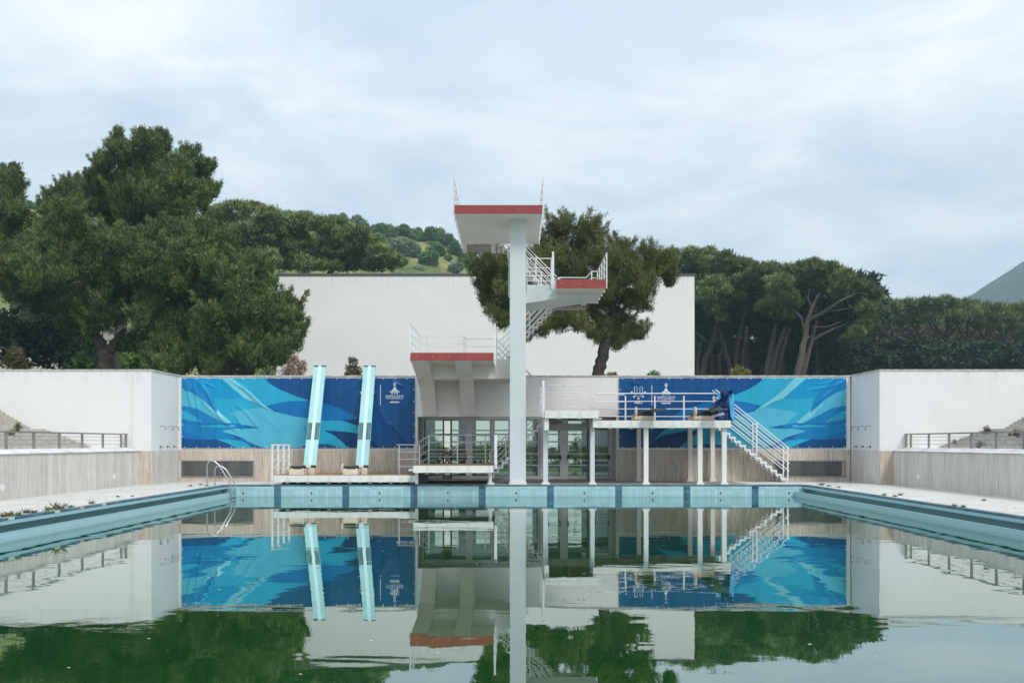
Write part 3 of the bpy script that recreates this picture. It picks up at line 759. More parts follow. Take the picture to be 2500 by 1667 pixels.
def banner_off(x, z, ridges):
    px = x * PXM + 1250; py = HZ - (z - EYE) * PXM
    d = 0.006 * np.sin(px * 0.035 + 1.3) * np.sin(py * 0.045) + 0.003 * np.sin(px * 0.11 + py * 0.07)
    for (x1, y1, x2, y2, w, h) in ridges:
        L = math.hypot(x2 - x1, y2 - y1); ux, uy = (x2 - x1) / L, (y2 - y1) / L
        s_ = (px - x1) * ux + (py - y1) * uy; n_ = (px - x1) * -uy + (py - y1) * ux
        n_ = n_ + 2.5 * np.sin(s_ * 0.05)
        e_ = np.exp(-(n_ / w) ** 2) * np.clip(s_ / (0.15 * L) + 0.2, 0, 1) * np.clip((L - s_) / (0.3 * L), 0, 1)
        d = d + 0.034 * h * e_ - 0.014 * h * np.exp(-((n_ - 1.8 * w) / w) ** 2) * np.clip(s_ / L, 0, 1) * np.clip((L - s_) / (0.3 * L), 0, 1)
    return d
a = NT('printed_vinyl_banner'); at = a.n('ShaderNodeAttribute', attribute_name='print')
v = a.pos(); n = a.noise(a.pos((1, 1, 0.4)), 1.3, 6, 0.65)
c = a.mix(1.0, at.outputs['Color'], a.ramp(n, [(0.3, g1(0.90)), (0.7, g1(1.06))]), 'MULTIPLY')
seam = a.ramp(a.noise(a.pos((3, 1, 0.02)), 1.1, 4, 0.7), [(0.45, g1(0)), (0.75, g1(1))])
c = a.mix(a.math('MULTIPLY', seam, 0.035), c, (0.5, 0.62, 0.7, 1)); a.col(c)
a.bump(a.noise(a.pos((1, 1, 0.6)), 2.2, 5, 0.6, 0.6), 0.35, 0.03)
M['banner'] = a.set(0.34, 0, 0.26)
def banner(px0, px1, mirror, ridges, label, logos):
    z0, z1 = Z(1093, BY), Z(922.5, BY); x0, x1 = X(px0, BY), X(px1, BY)
    nx, nz = int((px1 - px0) * 1.15), 190
    xs, zs = np.meshgrid(np.linspace(x0, x1, nx + 1), np.linspace(z0, z1, nz + 1))
    off_ = banner_off(xs, zs, ridges)
    edge = np.minimum.reduce([xs - x0, x1 - xs, zs - z0, z1 - zs]); off_ = off_ * np.clip(edge / 0.25, 0.15, 1)
    zz = zs + np.where(zs > z1 - 0.01, -0.012 * np.abs(np.sin(xs * 2.2)), 0)
    co = np.stack([xs, BY - off_, zz], -1).reshape(-1, 3)
    idx = np.arange((nx + 1) * (nz + 1)).reshape(nz + 1, nx + 1)
    q = np.stack([idx[:-1, :-1], idx[:-1, 1:], idx[1:, 1:], idx[1:, :-1]], -1).reshape(-1, 4)
    me = mesh_np('banner', co, q)
    px = xs * PXM + 1250; py = HZ - (zs - EYE) * PXM
    if mirror: px = 2509 - px
    px = px + 0.6 * np.sin(py * 0.3)
    colr = np.zeros(px.shape + (4,)); colr[:] = cD
    for poly, c_ in SH: colr[inside(poly, px, py)] = c_
    ca = me.color_attributes.new('print', 'FLOAT_COLOR', 'POINT'); ca.data.foreach_set('color', colr.reshape(-1).astype(np.float32))
    me.materials.append(M['banner'])
    t = bpy.data.objects.new('banner', me); COL.objects.link(t); tag(t, label, 'banner')
    logos = [(nm2, g_, cx, cy) for nm, geo, cx, cy in logos for nm2, g_ in (zip(('printed_emblem', 'printed_lettering', 'printed_stars'), geo) if isinstance(geo, list) else ((nm, geo),))]
    for nm, geo, cx, cy in logos:
        s_ = 1 / PXM; vv = np.array(geo.v) * s_; X_ = vv[:, 0] + X(cx, BY); Z_ = vv[:, 1] + Z(cy, BY)
        Y_ = BY - banner_off(X_, Z_, ridges) - 0.006
        m2 = bpy.data.meshes.new(nm); m2.from_pydata([tuple(p) for p in np.stack([X_, Y_, Z_], -1)], [], geo.f); m2.materials.append(M['print_white'])
        o = bpy.data.objects.new(nm, m2); COL.objects.link(o); o.parent = t
    eye = MB()
    step = 28.5
    k = px0 + 8
    def ring(x, z): eye.disc((x, BY - 0.012, z), 0.022, 0.01, 'y', 8)
    while k < px1: ring(X(k, BY), z1 - 0.035); ring(X(k, BY), z0 + 0.035); k += step
    for kk in range(1, 6): ring(x0 + 0.04, z0 + (z1 - z0) * kk / 6); ring(x1 - 0.04, z0 + (z1 - z0) * kk / 6)
    o = eye.build('eyelets', M['steel_white'], t); o['kind'] = 'stuff'
    return t
def mesh_np(name, co, faces):
    me = bpy.data.meshes.new(name); n = len(co); k = faces.shape[1]; m_ = len(faces)
    me.vertices.add(n); me.vertices.foreach_set('co', np.ascontiguousarray(co, np.float32).reshape(-1))
    me.loops.add(m_ * k); me.loops.foreach_set('vertex_index', np.ascontiguousarray(faces, np.int32).reshape(-1))
    me.polygons.add(m_); me.polygons.foreach_set('loop_start', np.arange(0, m_ * k, k, dtype=np.int32))
    try: me.polygons.foreach_set('loop_total', np.full(m_, k, np.int32))
    except Exception: pass
    me.update(calc_edges=True)
    me.polygons.foreach_set('use_smooth', np.ones(m_, bool) if k == 4 else np.zeros(m_, bool))
    return me
line_l = Flat(); line_l.stroke([(0, -24.5), (0, 24.5)], 1.2)
banner(443.5, 1013, False, RIDGES, 'creased blue wave banner with one NAPOLI2019 logo, behind the two raised springboards',
       [('printed_logo', NG2, 963.5, 947), ('printed_logo', FG2, 896.7, 955), ('printed_line', line_l, 929, 964)])
banner(1511.5, 2066, True, RIDGES_R, 'blue wave banner with FISU and NAPOLI2019 logos, behind the white steel staircase',
       [('printed_logo', NG2, 1626, 949.5), ('printed_logo', FG2, 1558.7, 954), ('printed_line', line_l, 1591.5, 965)])

# ------------------------------------------------------------------ glazed entrance
GY = 40.0
ent = thing('glazed_entrance', 'white framed glass doors under the lintel behind the diving tower', 'doors')
gx = lambda px: X(px, GY)
gz = lambda py: Z(py, GY)
rows = [(1024, 1048.6), (1051.8, 1076.3), (1079.6, 1106), (1109, 1133.8), (1136.7, 1161.5)]
bays = [(1035, 1080.7, 0), (1103.5, 1137, 0), (1153.7, 1199, 0), (1208, 1241, 0), (1246, 1280, 0), (1283, 1313, 0), (1338.5, 1367, 0), (1387, 1432.6, 1), (1452.5, 1485.7, 1)]
fm = MB()
posts = [(1021, 1030), (1080.7, 1084), (1137.5, 1153), (1199.5, 1203), (1241.5, 1245.5), (1280.5, 1282.5), (1318, 1334), (1371, 1383), (1438, 1449), (1490, 1504)]
dk_p = MB()
for i, (a0, a1) in enumerate(posts):
    if i == 1: dk_p.box(gx(1081.2), gx(1084.2), GY - 0.04, GY + 0.04, 0, 2.60)
    else: MB().box(gx(a0), gx(a1), GY - 0.05, GY + 0.05, 0, 2.60).build('frame_post', M['alu'], ent)
dk_p.box(gx(1099.5), gx(1103), GY - 0.04, GY + 0.04, 0, 2.6).box(gx(1433), gx(1435.3), GY - 0.055, GY + 0.04, 0.02, 2.55)
dk_p.build('dark_mullion', M['darkframe'], ent)
MB().box(gx(1021), gx(1504), GY - 0.06, GY + 0.06, 2.52, 2.62).build('head_frame', M['alu'], ent)
for (a0, a1, red) in bays:
    lf = MB(); x0, x1 = gx(a0), gx(a1); w = 0.065
    lf.box(x0 - w, x0, GY - 0.025, GY + 0.025, 0.03, 2.515).box(x1, x1 + w, GY - 0.025, GY + 0.025, 0.03, 2.515)
    zs_ = [2.515] + [v for r in rows for v in (gz(r[0]), gz(r[1]))] + [0.03]
    for i in range(0, len(zs_), 2): lf.box(x0, x1, GY - 0.024, GY + 0.024, zs_[i + 1], zs_[i])
    leaf = lf.build('door_leaf', M['alu'], ent)
    for r in rows:
        box('pane', M['glass'], x0, x1, GY - 0.004, GY + 0.004, gz(r[1]), gz(r[0]), leaf)
    bar = MB(); zz = 0.93
    if a0 in (1387, 1452.5, 1338.5, 1103.5, 1035):
        bar.box(x0 - 0.04, x0 + 0.04, GY - 0.12, GY - 0.03, zz - 0.07, zz + 0.10); bar.box(x1 - 0.04, x1 + 0.04, GY - 0.12, GY - 0.03, zz - 0.07, zz + 0.10)
        b_ = bar.build('push_bar_bracket', M['black'], leaf)
        MB().tube([(x0 + 0.04, GY - 0.09, zz), (x1 - 0.04, GY - 0.09, zz)], 0.02, 8).build('push_bar', M['redbar'] if red else M['black'], leaf)
for px in (1026, 1499):
    MB().box(gx(px) - 0.03, gx(px) + 0.03, 38.52, 39.94, 0, 2.58).build('return_frame', M['alu'], ent)

lob = thing('entrance_lobby', 'dim low lobby with grey walls seen through the glass doors', 'building')
box('side_wall', M['grey_inside'], -4.1, -3.80, 38.52, 47, 0, 2.62, lob); box('side_wall', M['grey_inside'], 4.2, 4.5, 38.52, 47, 0, 2.62, lob)
box('roof', M['grey_inside'], -4.1, 4.5, 40.1, 47, 2.62, 2.9, lob)
box('ceiling', M['grey_inside'], 1.9, 4.2, 38.52, 40.1, 2.62, 2.9, lob)
box('ceiling', M['grey_inside'], -4.1, -1.3, 38.52, 40.1, 2.62, 2.9, lob)
for (a0, a1) in ((1012, 1062), (1120, 1162), (1196, 1206), (1300, 1336), (1362, 1382), (1420, 1447), (1466, 1530)):
    d = 46.8; box('pier', M['grey_inside'], X(a0, d) , X(a1, d), 46.6, 46.95, 0, 2.62, lob)
for zt_ in (Z(1060, 46.7), Z(1138, 46.7)):
    box('rear_transom', M['darkframe'], -4, 4.4, 46.74, 46.8, zt_ - 0.03, zt_ + 0.03, lob)

# ------------------------------------------------------------------ railings helper
def rail_set(parent, base, zs, r=0.019, mat='steel_white', name='railing', square=False):
    """base: list of (x,y,z) floor points; zs: heights of the rails"""
    m_ = MB()
    for h in zs: m_.tube([(x, y, z + h) for x, y, z in base], r if h == zs[0] else r * 0.75, 8)
    return m_.build(name, M[mat], parent)
def post(parent, x, y, z0, z1, w=0.045, d=0.06, mat='steel_white', bolts=True):
    m_ = MB().box(x - w / 2, x + w / 2, y - d / 2, y + d / 2, z0, z1)
    if bolts:
        m_.disc((x, y, z1 + 0.012), w * 0.35, 0.024, 'z', 8, 1)
        for zz in (z0 + 0.05, z0 + 0.13): m_.box(x - w * .22, x + w * .22, y - d / 2 - 0.006, y - d / 2, zz, zz + 0.02, 1)
    return m_.build('post', [M[mat], M['bolt']], parent)
def zigzag(parent, x0, z0, run, rise, n, y0, y1, dir_=1, th=0.05, drop=0.15, name='flight'):
    """open steel stair climbing from (x0,z0); dir_ = +1 climbs to +x"""
    fl = None
    for yy in (y0, y1):
        m_ = MB()
        for i in range(n):
            xa = x0 + dir_ * run * i; xb = xa + dir_ * (run + 0.055); z = z0 + rise * (i + 1)
            a0, a1 = sorted((xa, xb))
            m_.box(a0, a1, yy - 0.012, yy + 0.012, z - 0.078, z)
            va, vb = sorted((xa, xa + dir_ * 0.065)); m_.box(va, vb, yy - 0.011, yy + 0.011, z - rise - 0.02, z - 0.078)
        o = m_.build(name if fl is None else 'stringer', M['steel_white'], parent if fl is None else fl)
        if fl is None: fl = o
    tr_ = MB().box(0, run + 0.03, y0 + 0.012, y1 - 0.012, -0.05, -0.012)
    first = None
    for i in range(n):
        xa = x0 + dir_ * run * i; z = z0 + rise * (i + 1)
        xx = xa if dir_ > 0 else xa - run - 0.03
        if first is None:
            first = tr_.build('tread', M['grating'], fl); first.location = (xx, 0, z)
        else: link_copy(first, fl, (xx, 0, z))
    return fl

# ------------------------------------------------------------------ diving tower
tw = thing('diving_tower', 'white concrete diving tower with three red edged platforms at the far end of the pool', 'diving tower', loc=(0.2, 35.6, 0))
def tp(o): o.matrix_parent_inverse = Matrix.Translation((-0.2, -35.6, 0)); return o
CX = 0.215; CW = 0.297
tp(box('column', M['concrete'], CX - CW, CX + CW, 35.15, 36.75, 0.09, 9.80, tw, bevel=0.012))
tp(box('plinth', M['soffit'], CX - CW - 0.03, CX + CW + 0.03, 35.06, 36.8, 0.0, 0.09, tw, bevel=0.008))
def platform(x0, x1, y0, y1, zu, zt, plugs):
    p = tp(box('platform', M['soffit'], x0, x1, y0 + 0.035, y1, zu, zt, tw, bevel=0.008))
    r = MB().box(x0 - 0.006, x1 + 0.006, y0, y0 + 0.034, zu - 0.004, zt + 0.006); r.build('red_edge', M['red'], p)
    MB().box(x0 + 0.02, x1 - 0.02, y0 + 0.06, y1, zt, zt + 0.02).build('platform_surface', M['grating'], p)
    for (q, zz, mt) in plugs:
        MB().disc((q, y0 - 0.004, zz), 0.013, 0.01, 'y', 8).build('plug', M[mt], p)
    return p
# ten metre platform
p10 = platform(-2.07, 1.085, 34.30, 39.56, 9.787, 10.085, [(X(1218, 34.3), 9.96, 'paleplug'), (X(1263.6, 34.3), 9.94, 'paleplug'), (X(1317, 34.3), 9.94, 'paleplug'), (X(1166, 34.3), 9.95, 'bolt'), (X(1128, 34.3), 9.95, 'bolt')])
for xs_ in (-2.11, 1.125):
    rl = rail_set(p10, [(xs_, 34.36, 10.08), (xs_, 39.5, 10.08)], [0.97, 0.70, 0.44, 0.18])
    for i in range(6):
        y = 34.36 + i * 1.02
        post(rl, xs_, y, 9.73, 11.08, 0.035, 0.07)
rl = rail_set(p10, [(-2.1, 39.5, 10.08), (-0.9, 39.5, 10.08)], [0.97, 0.70, 0.44, 0.18]); post(rl, -0.9, 39.5, 10.0, 11.08)
# stair landing slung behind the top platform
ld = tp(MB().box(-2.06, -0.62, 39.58, 40.6, 9.66, 9.786).build('rear_landing', M['grating'], tw))
for xx in (-1.98, -0.78): MB().box(xx - 0.09, xx + 0.09, 39.575, 40.6, 9.60, 9.80).build('bracket', M['soffit'], ld)
MB().box(-2.12, -2.02, 39.60, 39.66, 9.62, 9.85).build('bracket', M['steel_white'], ld)
f1 = tp(zigzag(tw, 1.86, 7.44, 0.182, 0.182, 13, 39.75, 40.45, -1))
for yy in (39.73, 40.47):
    r_ = MB()
    for h in (1.02, 0.76, 0.50, 0.26): r_.tube([(1.86, yy, 7.44 + h), (-0.55, yy, 9.85 + h)], 0.019, 8)
    r1 = tp(r_.build('stair_rail', M['steel_white'], tw))
    for fx in (1.66, 1.0, 0.3, -0.4):
        zz = 7.44 + (1.86 - fx)
        post(r1, fx, yy, zz - 0.1, zz + 0.98)
# seven and a half metre platform with haunched cantilever
p75 = platform(1.60, 3.395, 34.5, 38.35, 7.14, 7.445, [(X(1370, 34.5), 7.32, 'paleplug'), (X(1415, 34.5), 7.29, 'paleplug'), (X(1466, 34.5), 7.31, 'bolt')])
hb = MB(); hb.prism([(CX + CW, 7.44), (1.598, 7.44), (1.598, 7.139), (3.39, 7.139), (2.6, 7.06), (1.6, 6.91), (CX + CW, 6.75)], 35.6, 38.05, 'y')
tp(hb.build('cantilever_beam', M['concrete'], tw))
hl = tp(MB().box(1.7, 3.0, 38.36, 39.2, 6.98, 7.05).build('rear_landing', M['grating'], tw))
for xx in (1.82, 2.9): MB().box(xx - 0.09, xx + 0.09, 38.36, 39.2, 7.0, 7.15).build('bracket', M['soffit'], hl)
rl = rail_set(p75, [(3.43, 34.55, 7.44), (3.43, 38.3, 7.44)], [0.98, 0.72, 0.46, 0.2])
for i in range(5): post(rl, 3.43, 34.55 + i * 0.93, 7.13, 8.43, 0.04, 0.07)
rl = rail_set(p75, [(3.43, 38.3, 7.44), (3.2, 38.3, 7.44), (2.98, 38.35, 7.20), (1.9, 38.35, 7.20)], [0.98, 0.72, 0.46, 0.2]); post(rl, 3.2, 38.3, 7.3, 8.42); post(rl, 1.9, 38.35, 7.2, 8.2)
rl = rail_set(p75, [(0.53, 35.56, 7.44), (1.47, 35.56, 7.44), (1.50, 34.62, 7.44)], [0.97, 0.62, 0.32, 0.14])
post(rl, 0.56, 35.56, 7.2, 8.42, 0.03, 0.05); post(rl, 1.49, 34.6, 7.12, 8.47, 0.075, 0.05); post(rl, 1.47, 35.56, 7.3, 8.42)
rl = rail_set(p75, [(0.6, 37.6, 7.44), (1.15, 37.6, 7.44)], [0.85, 0.55, 0.25]); post(rl, 1.15, 37.6, 7.44, 8.3)
m_ = MB().box(X(1241.2, 36.6), X(1243.8, 36.6), 36.5, 36.6, Z(726, 36.6), Z(620, 36.6)); tp(m_.build('post', M['steel_white'], tw))
# flight from 7.5 m down to 5 m
f2 = tp(zigzag(tw, -0.42, 4.71, 0.178, 0.193, 13, 38.55, 39.25, 1))
for yy in (38.52, 39.28):
    r_ = MB()
    for h in (1.02, 0.76, 0.50, 0.26): r_.tube([(-0.72, yy, 4.62 + h), (-0.42, yy, 4.71 + h), (1.9, yy, 7.2 + h)], 0.019, 8)
    r1 = tp(r_.build('stair_rail', M['steel_white'], tw))
    for fx in (-0.62, 0.02, 0.72, 1.7): post(r1, fx, yy, 4.71 + max(0, fx + 0.42) * 1.085 - 0.02, 4.71 + max(0, fx + 0.42) * 1.085 + 1.0)
# five metre platform
p5 = platform(-3.575, -0.655, 33.66, 36.0, 4.452, 4.715, [(X(1017.6, 33.66), 4.60, 'paleplug'), (X(1056, 33.66), 4.60, 'paleplug'), (X(1096.5, 33.66), 4.61, 'paleplug'), (X(1145, 33.66), 4.61, 'paleplug'), (X(1191, 33.66), 4.63, 'bolt')])
tp(box('rear_beam', M['soffit'], -3.575, CX - CW - 0.0, 36.0, 39.0, 3.96, 4.70, tw, bevel=0.006))
prof = [(33.72, 4.45), (34.3, 4.31), (34.8, 4.19), (35.3, 4.10), (35.9, 3.99), (36.4, 3.86), (36.8, 3.70), (37.15, 3.47), (37.5, 3.20), (37.8, 2.92), (38.05, 2.6), (38.19, 2.6), (38.19, 3.958), (35.998, 3.958), (35.998, 4.45)]
for (xa, xb) in ((-3.574, -3.00), (-2.03, -1.47)):
    m_ = MB(); m_.prism(prof, xa, xb, 'x'); tp(m_.build('curved_bracket', M['soffit'], tw))
rl = rail_set(p5, [(-3.60, 33.72, 4.71), (-3.60, 37.5, 4.71), (-1.93, 37.5, 4.71), (-1.80, 38.5, 4.71), (-0.7, 38.5, 4.71)], [1.02, 0.72, 0.43, 0.16], r=0.016)
for (x, y, w) in ((-3.60, 33.72, 0.06), (-3.60, 34.65, 0.04), (-3.60, 35.6, 0.04), (-3.60, 36.55, 0.04), (-3.6, 37.4, 0.04), (-3.33, 37.5, 0.045), (-2.1, 37.5, 0.045), (-1.93, 37.55, 0.045), (-1.86, 38.0, 0.045)):
    post(rl, x, y, 4.40 if x < -3.5 else 4.7, 5.72, w, 0.06)
rl = rail_set(p5, [(-0.61, 33.75, 4.71), (-0.61, 38.0, 4.71)], [1.02, 0.72, 0.43, 0.16], r=0.016)
for i in range(5): post(rl, -0.61, 33.75 + i * 1.05, 4.34, 5.76, 0.07 if i == 0 else 0.045, 0.06)
# flight leading down behind the wall from the 5 m level
f3 = tp(zigzag(tw, 1.0, 3.1, 0.18, 0.19, 8, 39.4, 39.9, -1))
for yy in (39.38, 39.92):
    r_ = MB()
    for h in (1.02, 0.76, 0.50, 0.26): r_.tube([(-0.62, yy, 4.78 + h), (1.25, yy, 2.85 + h)], 0.018, 8)
    r1 = tp(r_.build('stair_rail', M['steel_white'], tw)); post(r1, 0.72, yy, 3.4, 4.38)
# flight from the deck up behind the lintel
f4 = tp(zigzag(tw, -0.95, 0.02, 0.178, 0.187, 14, 38.75, 39.45, 1))
for yy in (38.73, 39.47):
    r_ = MB()
    for h in (1.0, 0.74, 0.5, 0.26): r_.tube([(-0.95, yy, 0.1 + h), (1.5, yy, 2.68 + h)], 0.018, 8)
    r1 = tp(r_.build('stair_rail', M['stainless_rail'], tw))
    for fx in (-0.9, -0.25, 0.6): post(r1, fx, yy, 0.05 + (fx + 0.95) * 1.05, 1.08 + (fx + 0.95) * 1.05, mat='stainless_rail')

# ------------------------------------------------------------------ low springboard decks
plank = ubox('plank', M['wood'])
def deck_unit(name, label, x0, x1, y0, y1, z0, z1, planks=True, emblems=0, mat='fascia', ex=None, tone=None):
    t = thing(name, label, 'platform', loc=(0, 0, 0))
    fr_ = MB().box(x0, x1, y0, y0 + 0.03, z0, z1)
    fr_.build('fascia', M['fascia'], t, bevel=0.004)
    s_ = MB().box(x0, x0 + 0.05, y0 + 0.03, y1, z0 + 0.03, z1 - 0.03).box(x1 - 0.05, x1, y0 + 0.03, y1, z0 + 0.03, z1 - 0.03).box(x0 + .05, x1 - .05, y1 - 0.05, y1, z0 + 0.03, z1 - 0.03)
    n = int((x1 - x0) / 0.9)
    for i in range(1, n): xx = x0 + (x1 - x0) * i / n; s_.box(xx - 0.03, xx + 0.03, y0 + 0.03, y1 - 0.05, z0 + 0.05, z1 - 0.03)
    s_.build('frame', M['steel_grey'] if planks else M['steel_white'], t)
    k = int(round((y1 - y0) / 0.14))
    pw = (y1 - y0 - 0.02) / k
    for i in range(k):
        piece('plank', plank, t, (x0 - 0.01, y0 + 0.02 + i * pw, z1 - 0.03), (x1 - x0 + 0.02, pw - 0.008, 0.035))
    if emblems:
        px0_, px1_ = x0 * F / y0, x1 * F / y0
        stp = 25.2 / F * y0
        xx = x0 + 0.13; i = 0
        tn = tone or (lambda i: 'emblem_faint')
        sc = 0.62 / F * y0 * 0.62
        while xx < x1 - 0.08 and i < emblems:
            geo = FG if i % 2 == 0 else NG
            o = bpy.data.objects.new('printed_emblem', emblem_mesh(geo, sc, 'printed_emblem', M[tn(i)])); COL.objects.link(o); o.parent = t
            o.location = (xx, y0 - 0.003, (z0 + z1) / 2 + 0.035)
            xx += stp; i += 1
    return t
tA = deck_unit('springboard_deck', 'long low wooden deck with white printed fascia carrying the two raised springboards', -8.745, -3.485, 34.99, 38.1, 0.105, 0.349, True, 14, tone=lambda i: 'emblem_grey' if i > 11 else 'emblem_faint')
for x in (-8.2, -7.2, -5.9, -4.6, -3.7):
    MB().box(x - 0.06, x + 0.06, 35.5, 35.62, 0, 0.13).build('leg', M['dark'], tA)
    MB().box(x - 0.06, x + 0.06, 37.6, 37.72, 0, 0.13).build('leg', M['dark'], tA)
box('dark_strip', M['dark'], -8.5, -3.5, 35.3, 35.38, 0.0, 0.13, tA)  # shade under the deck given as a near-black strip
rl = rail_set(tA, [(-8.80, 35.02, 0.35), (-8.80, 37.65, 0.35)], [1.13, 0.86, 0.58, 0.30], r=0.020)
for i in range(4): post(rl, -8.80, 35.02 + i * 0.87, 0.0 if i == 0 else 0.3, 1.50, 0.07 if i == 0 else 0.075, 0.04)
rl = rail_set(tA, [(-8.80, 35.06, 0.35), (-8.18, 35.06, 0.35)], [1.10, 0.55, 0.27], r=0.012)
# right end guard of the deck
rl = rail_set(tA, [(-4.40, 36.6, 0.35), (-3.55, 36.6, 0.35)], [1.12, 0.84, 0.56, 0.28], r=0.018, mat='stainless_rail'); post(rl, -4.33, 36.6, 0.35, 1.44, mat='stainless_rail'); post(rl, -3.55, 36.6, 0.3, 1.46, mat='stainless_rail')
rl2 = rail_set(tA, [(-4.38, 36.62, 0.35), (-3.9, 38.0, 0.35)], [1.12, 0.84, 0.56, 0.28], r=0.014, mat='stainless_rail'); post(rl2, -3.9, 38.0, 0.35, 1.44, mat='stainless_rail')
box('step', M['steel_white'], -3.85, -3.50, 35.5, 36.8, 0.50, 0.56, tA)

tB = deck_unit('low_diving_deck', 'short wooden topped low platform with steel rails, just left of the tower column', -3.575, -0.675, 34.5, 37.9, 0.464, 0.716, True, 8)
MB().box(-0.86, -0.74, 35.05, 35.17, 0.09, 0.48).build('leg', M['fascia'], tB); MB().box(-0.90, -0.66, 35.02, 35.22, 0, 0.09).build('foot', M['soffit'], tB)
MB().box(-3.56, -3.44, 34.98, 35.10, 0.04, 0.46).build('leg', M['fascia'], tB)
MB().box(-3.43, -3.10, 35.2, 35.4, 0.0, 0.46).build('counterweight', M['black'], tB)
MB().box(-3.40, -0.95, 35.9, 36.0, 0.0, 0.12).build('dark_strip', M['dark'], tB)  # near-black strip low under the platform
rl = rail_set(tB, [(-4.55, 37.55, 0.35), (-3.80, 37.55, 0.35), (-3.27, 37.55, 0.716), (-0.62, 37.55, 0.716)], [1.12, 0.84, 0.56, 0.28], r=0.018, mat='stainless_rail')
for x in (-3.27, -2.15, -1.05): post(rl, x, 37.55, 0.72, 1.80, mat='stainless_rail')
post(rl, -3.80, 37.55, 0.3, 1.44, mat='stainless_rail')
rl = rail_set(tB, [(-0.62, 34.6, 0.716), (-0.62, 37.55, 0.716)], [1.12, 0.84, 0.56, 0.28], r=0.018, mat='stainless_rail')
post(rl, -0.59, 34.6, 0.60, 1.84, 0.10, 0.05)

tD = deck_unit('three_metre_platform', 'small raised platform with white printed fascia just right of the tower column', 1.19, 3.12, 34.3, 37.4, 2.43, 2.71, True, 5)
MB().box(1.15, 1.325, 35.10, 35.28, 0.09, 2.43).build('leg', M['concrete'], tD); MB().box(1.09, 1.39, 35.04, 35.32, 0, 0.09).build('foot', M['soffit'], tD)
MB().box(2.885, 3.045, 35.10, 35.28, 0.09, 2.43).build('leg', M['concrete'], tD); MB().box(2.83, 3.10, 35.04, 35.32, 0, 0.09).build('foot', M['soffit'], tD)
MB().box(1.33, 2.88, 36.4, 36.6, 2.02, 2.28).build('cross_beam', M['steel_grey'], tD)
MB().box(1.17, 1.33, 34.4, 36.6, 2.0, 2.43).box(2.92, 3.08, 34.4, 36.6, 2.1, 2.43).build('side_beam', M['fascia'], tD)
rl = rail_set(tD, [(1.11, 34.36, 2.71), (1.11, 37.3, 2.71), (2.86, 37.3, 2.71), (3.32, 37.3, 2.36), (4.45, 37.7, 2.36)], [1.08, 0.80, 0.52, 0.22], r=0.016)
for (x, y, z) in ((1.11, 36.3, 2.6), (1.30, 37.3, 2.71), (2.05, 37.3, 2.71), (2.80, 37.3, 2.71), (3.30, 37.3, 2.36)): post(rl, x, y, z, z + 1.04, 0.04, 0.05)
post(rl, 1.135, 34.36, 2.46, 3.80, 0.075, 0.05)
# ceiling fitting below
box('heater_box', M['cream'], 1.42, 1.95, 36.7, 37.0, 2.22, 2.42, tD)

tE = deck_unit('three_metre_springboard_deck', 'long raised white deck on six posts in front of the right banner', 3.10, 8.04, 34.99, 38.0, 2.095, 2.364, True, 13, tone=lambda i: 'emblem_blue' if i in (0, 4, 10) else ('emblem_grey' if i in (5, 11) else 'emblem_faint'))
for x in (4.94, 6.93, 7.82):
    MB().box(x - 0.085, x + 0.085, 35.10, 35.28, 0.09, 2.12).build('leg', M['fascia'], tE); MB().box(x - 0.135, x + 0.135, 35.04, 35.32, 0, 0.09).build('foot', M['soffit'], tE)
for x in (5.03, 7.06, 7.95):
    MB().box(x - 0.083, x + 0.083, 37.75, 37.92, 0.10, 2.12).build('leg', M['soffit'], tE); MB().box(x - 0.13, x + 0.13, 37.68, 37.98, 0, 0.10).build('foot', M['soffit'], tE)
rl = rail_set(tE, [(3.35, 37.72, 2.364), (8.0, 37.72, 2.364)], [1.13, 0.82, 0.52, 0.22], r=0.022)
for x in (4.49, 5.65, 6.80, 7.98): post(rl, x, 37.72, 2.364, 3.40, 0.055, 0.05)
rl = rail_set(tE, [(8.02, 36.0, 2.364), (8.02, 37.72, 2.364)], [1.10, 0.80, 0.50, 0.22], r=0.02); post(rl, 8.02, 36.0, 2.36, 3.45, 0.05, 0.05)
box('step', M['fascia'], 3.10, 3.32, 35.3, 36.6, 2.42, 2.47, tE)

# stair on the right
tF = thing('steel_staircase', 'white zigzag steel staircase with double rails at the right end of the raised deck', 'staircase')
fl = zigzag(tF, 10.83, 0.0, 0.2035, 0.1622, 14, 37.50, 38.08, -1)
for yy in (37.48, 38.10):
    r_ = MB()
    for h in (1.17, 0.87, 0.57, 0.27): r_.tube([(10.90, yy, 0.16 + h), (8.0, yy, 2.47 + h)], 0.021, 8)
    r1 = r_.build('stair_rail', M['steel_white'], tF)
    for fx, e_ in ((10.84, 0), (9.62, 0), (8.35, 0)):
        zz = 0.16 + (10.9 - fx) * 0.797
        post(r1, fx, yy, zz - 0.15, zz + 1.15, 0.05, 0.045, bolts=False)

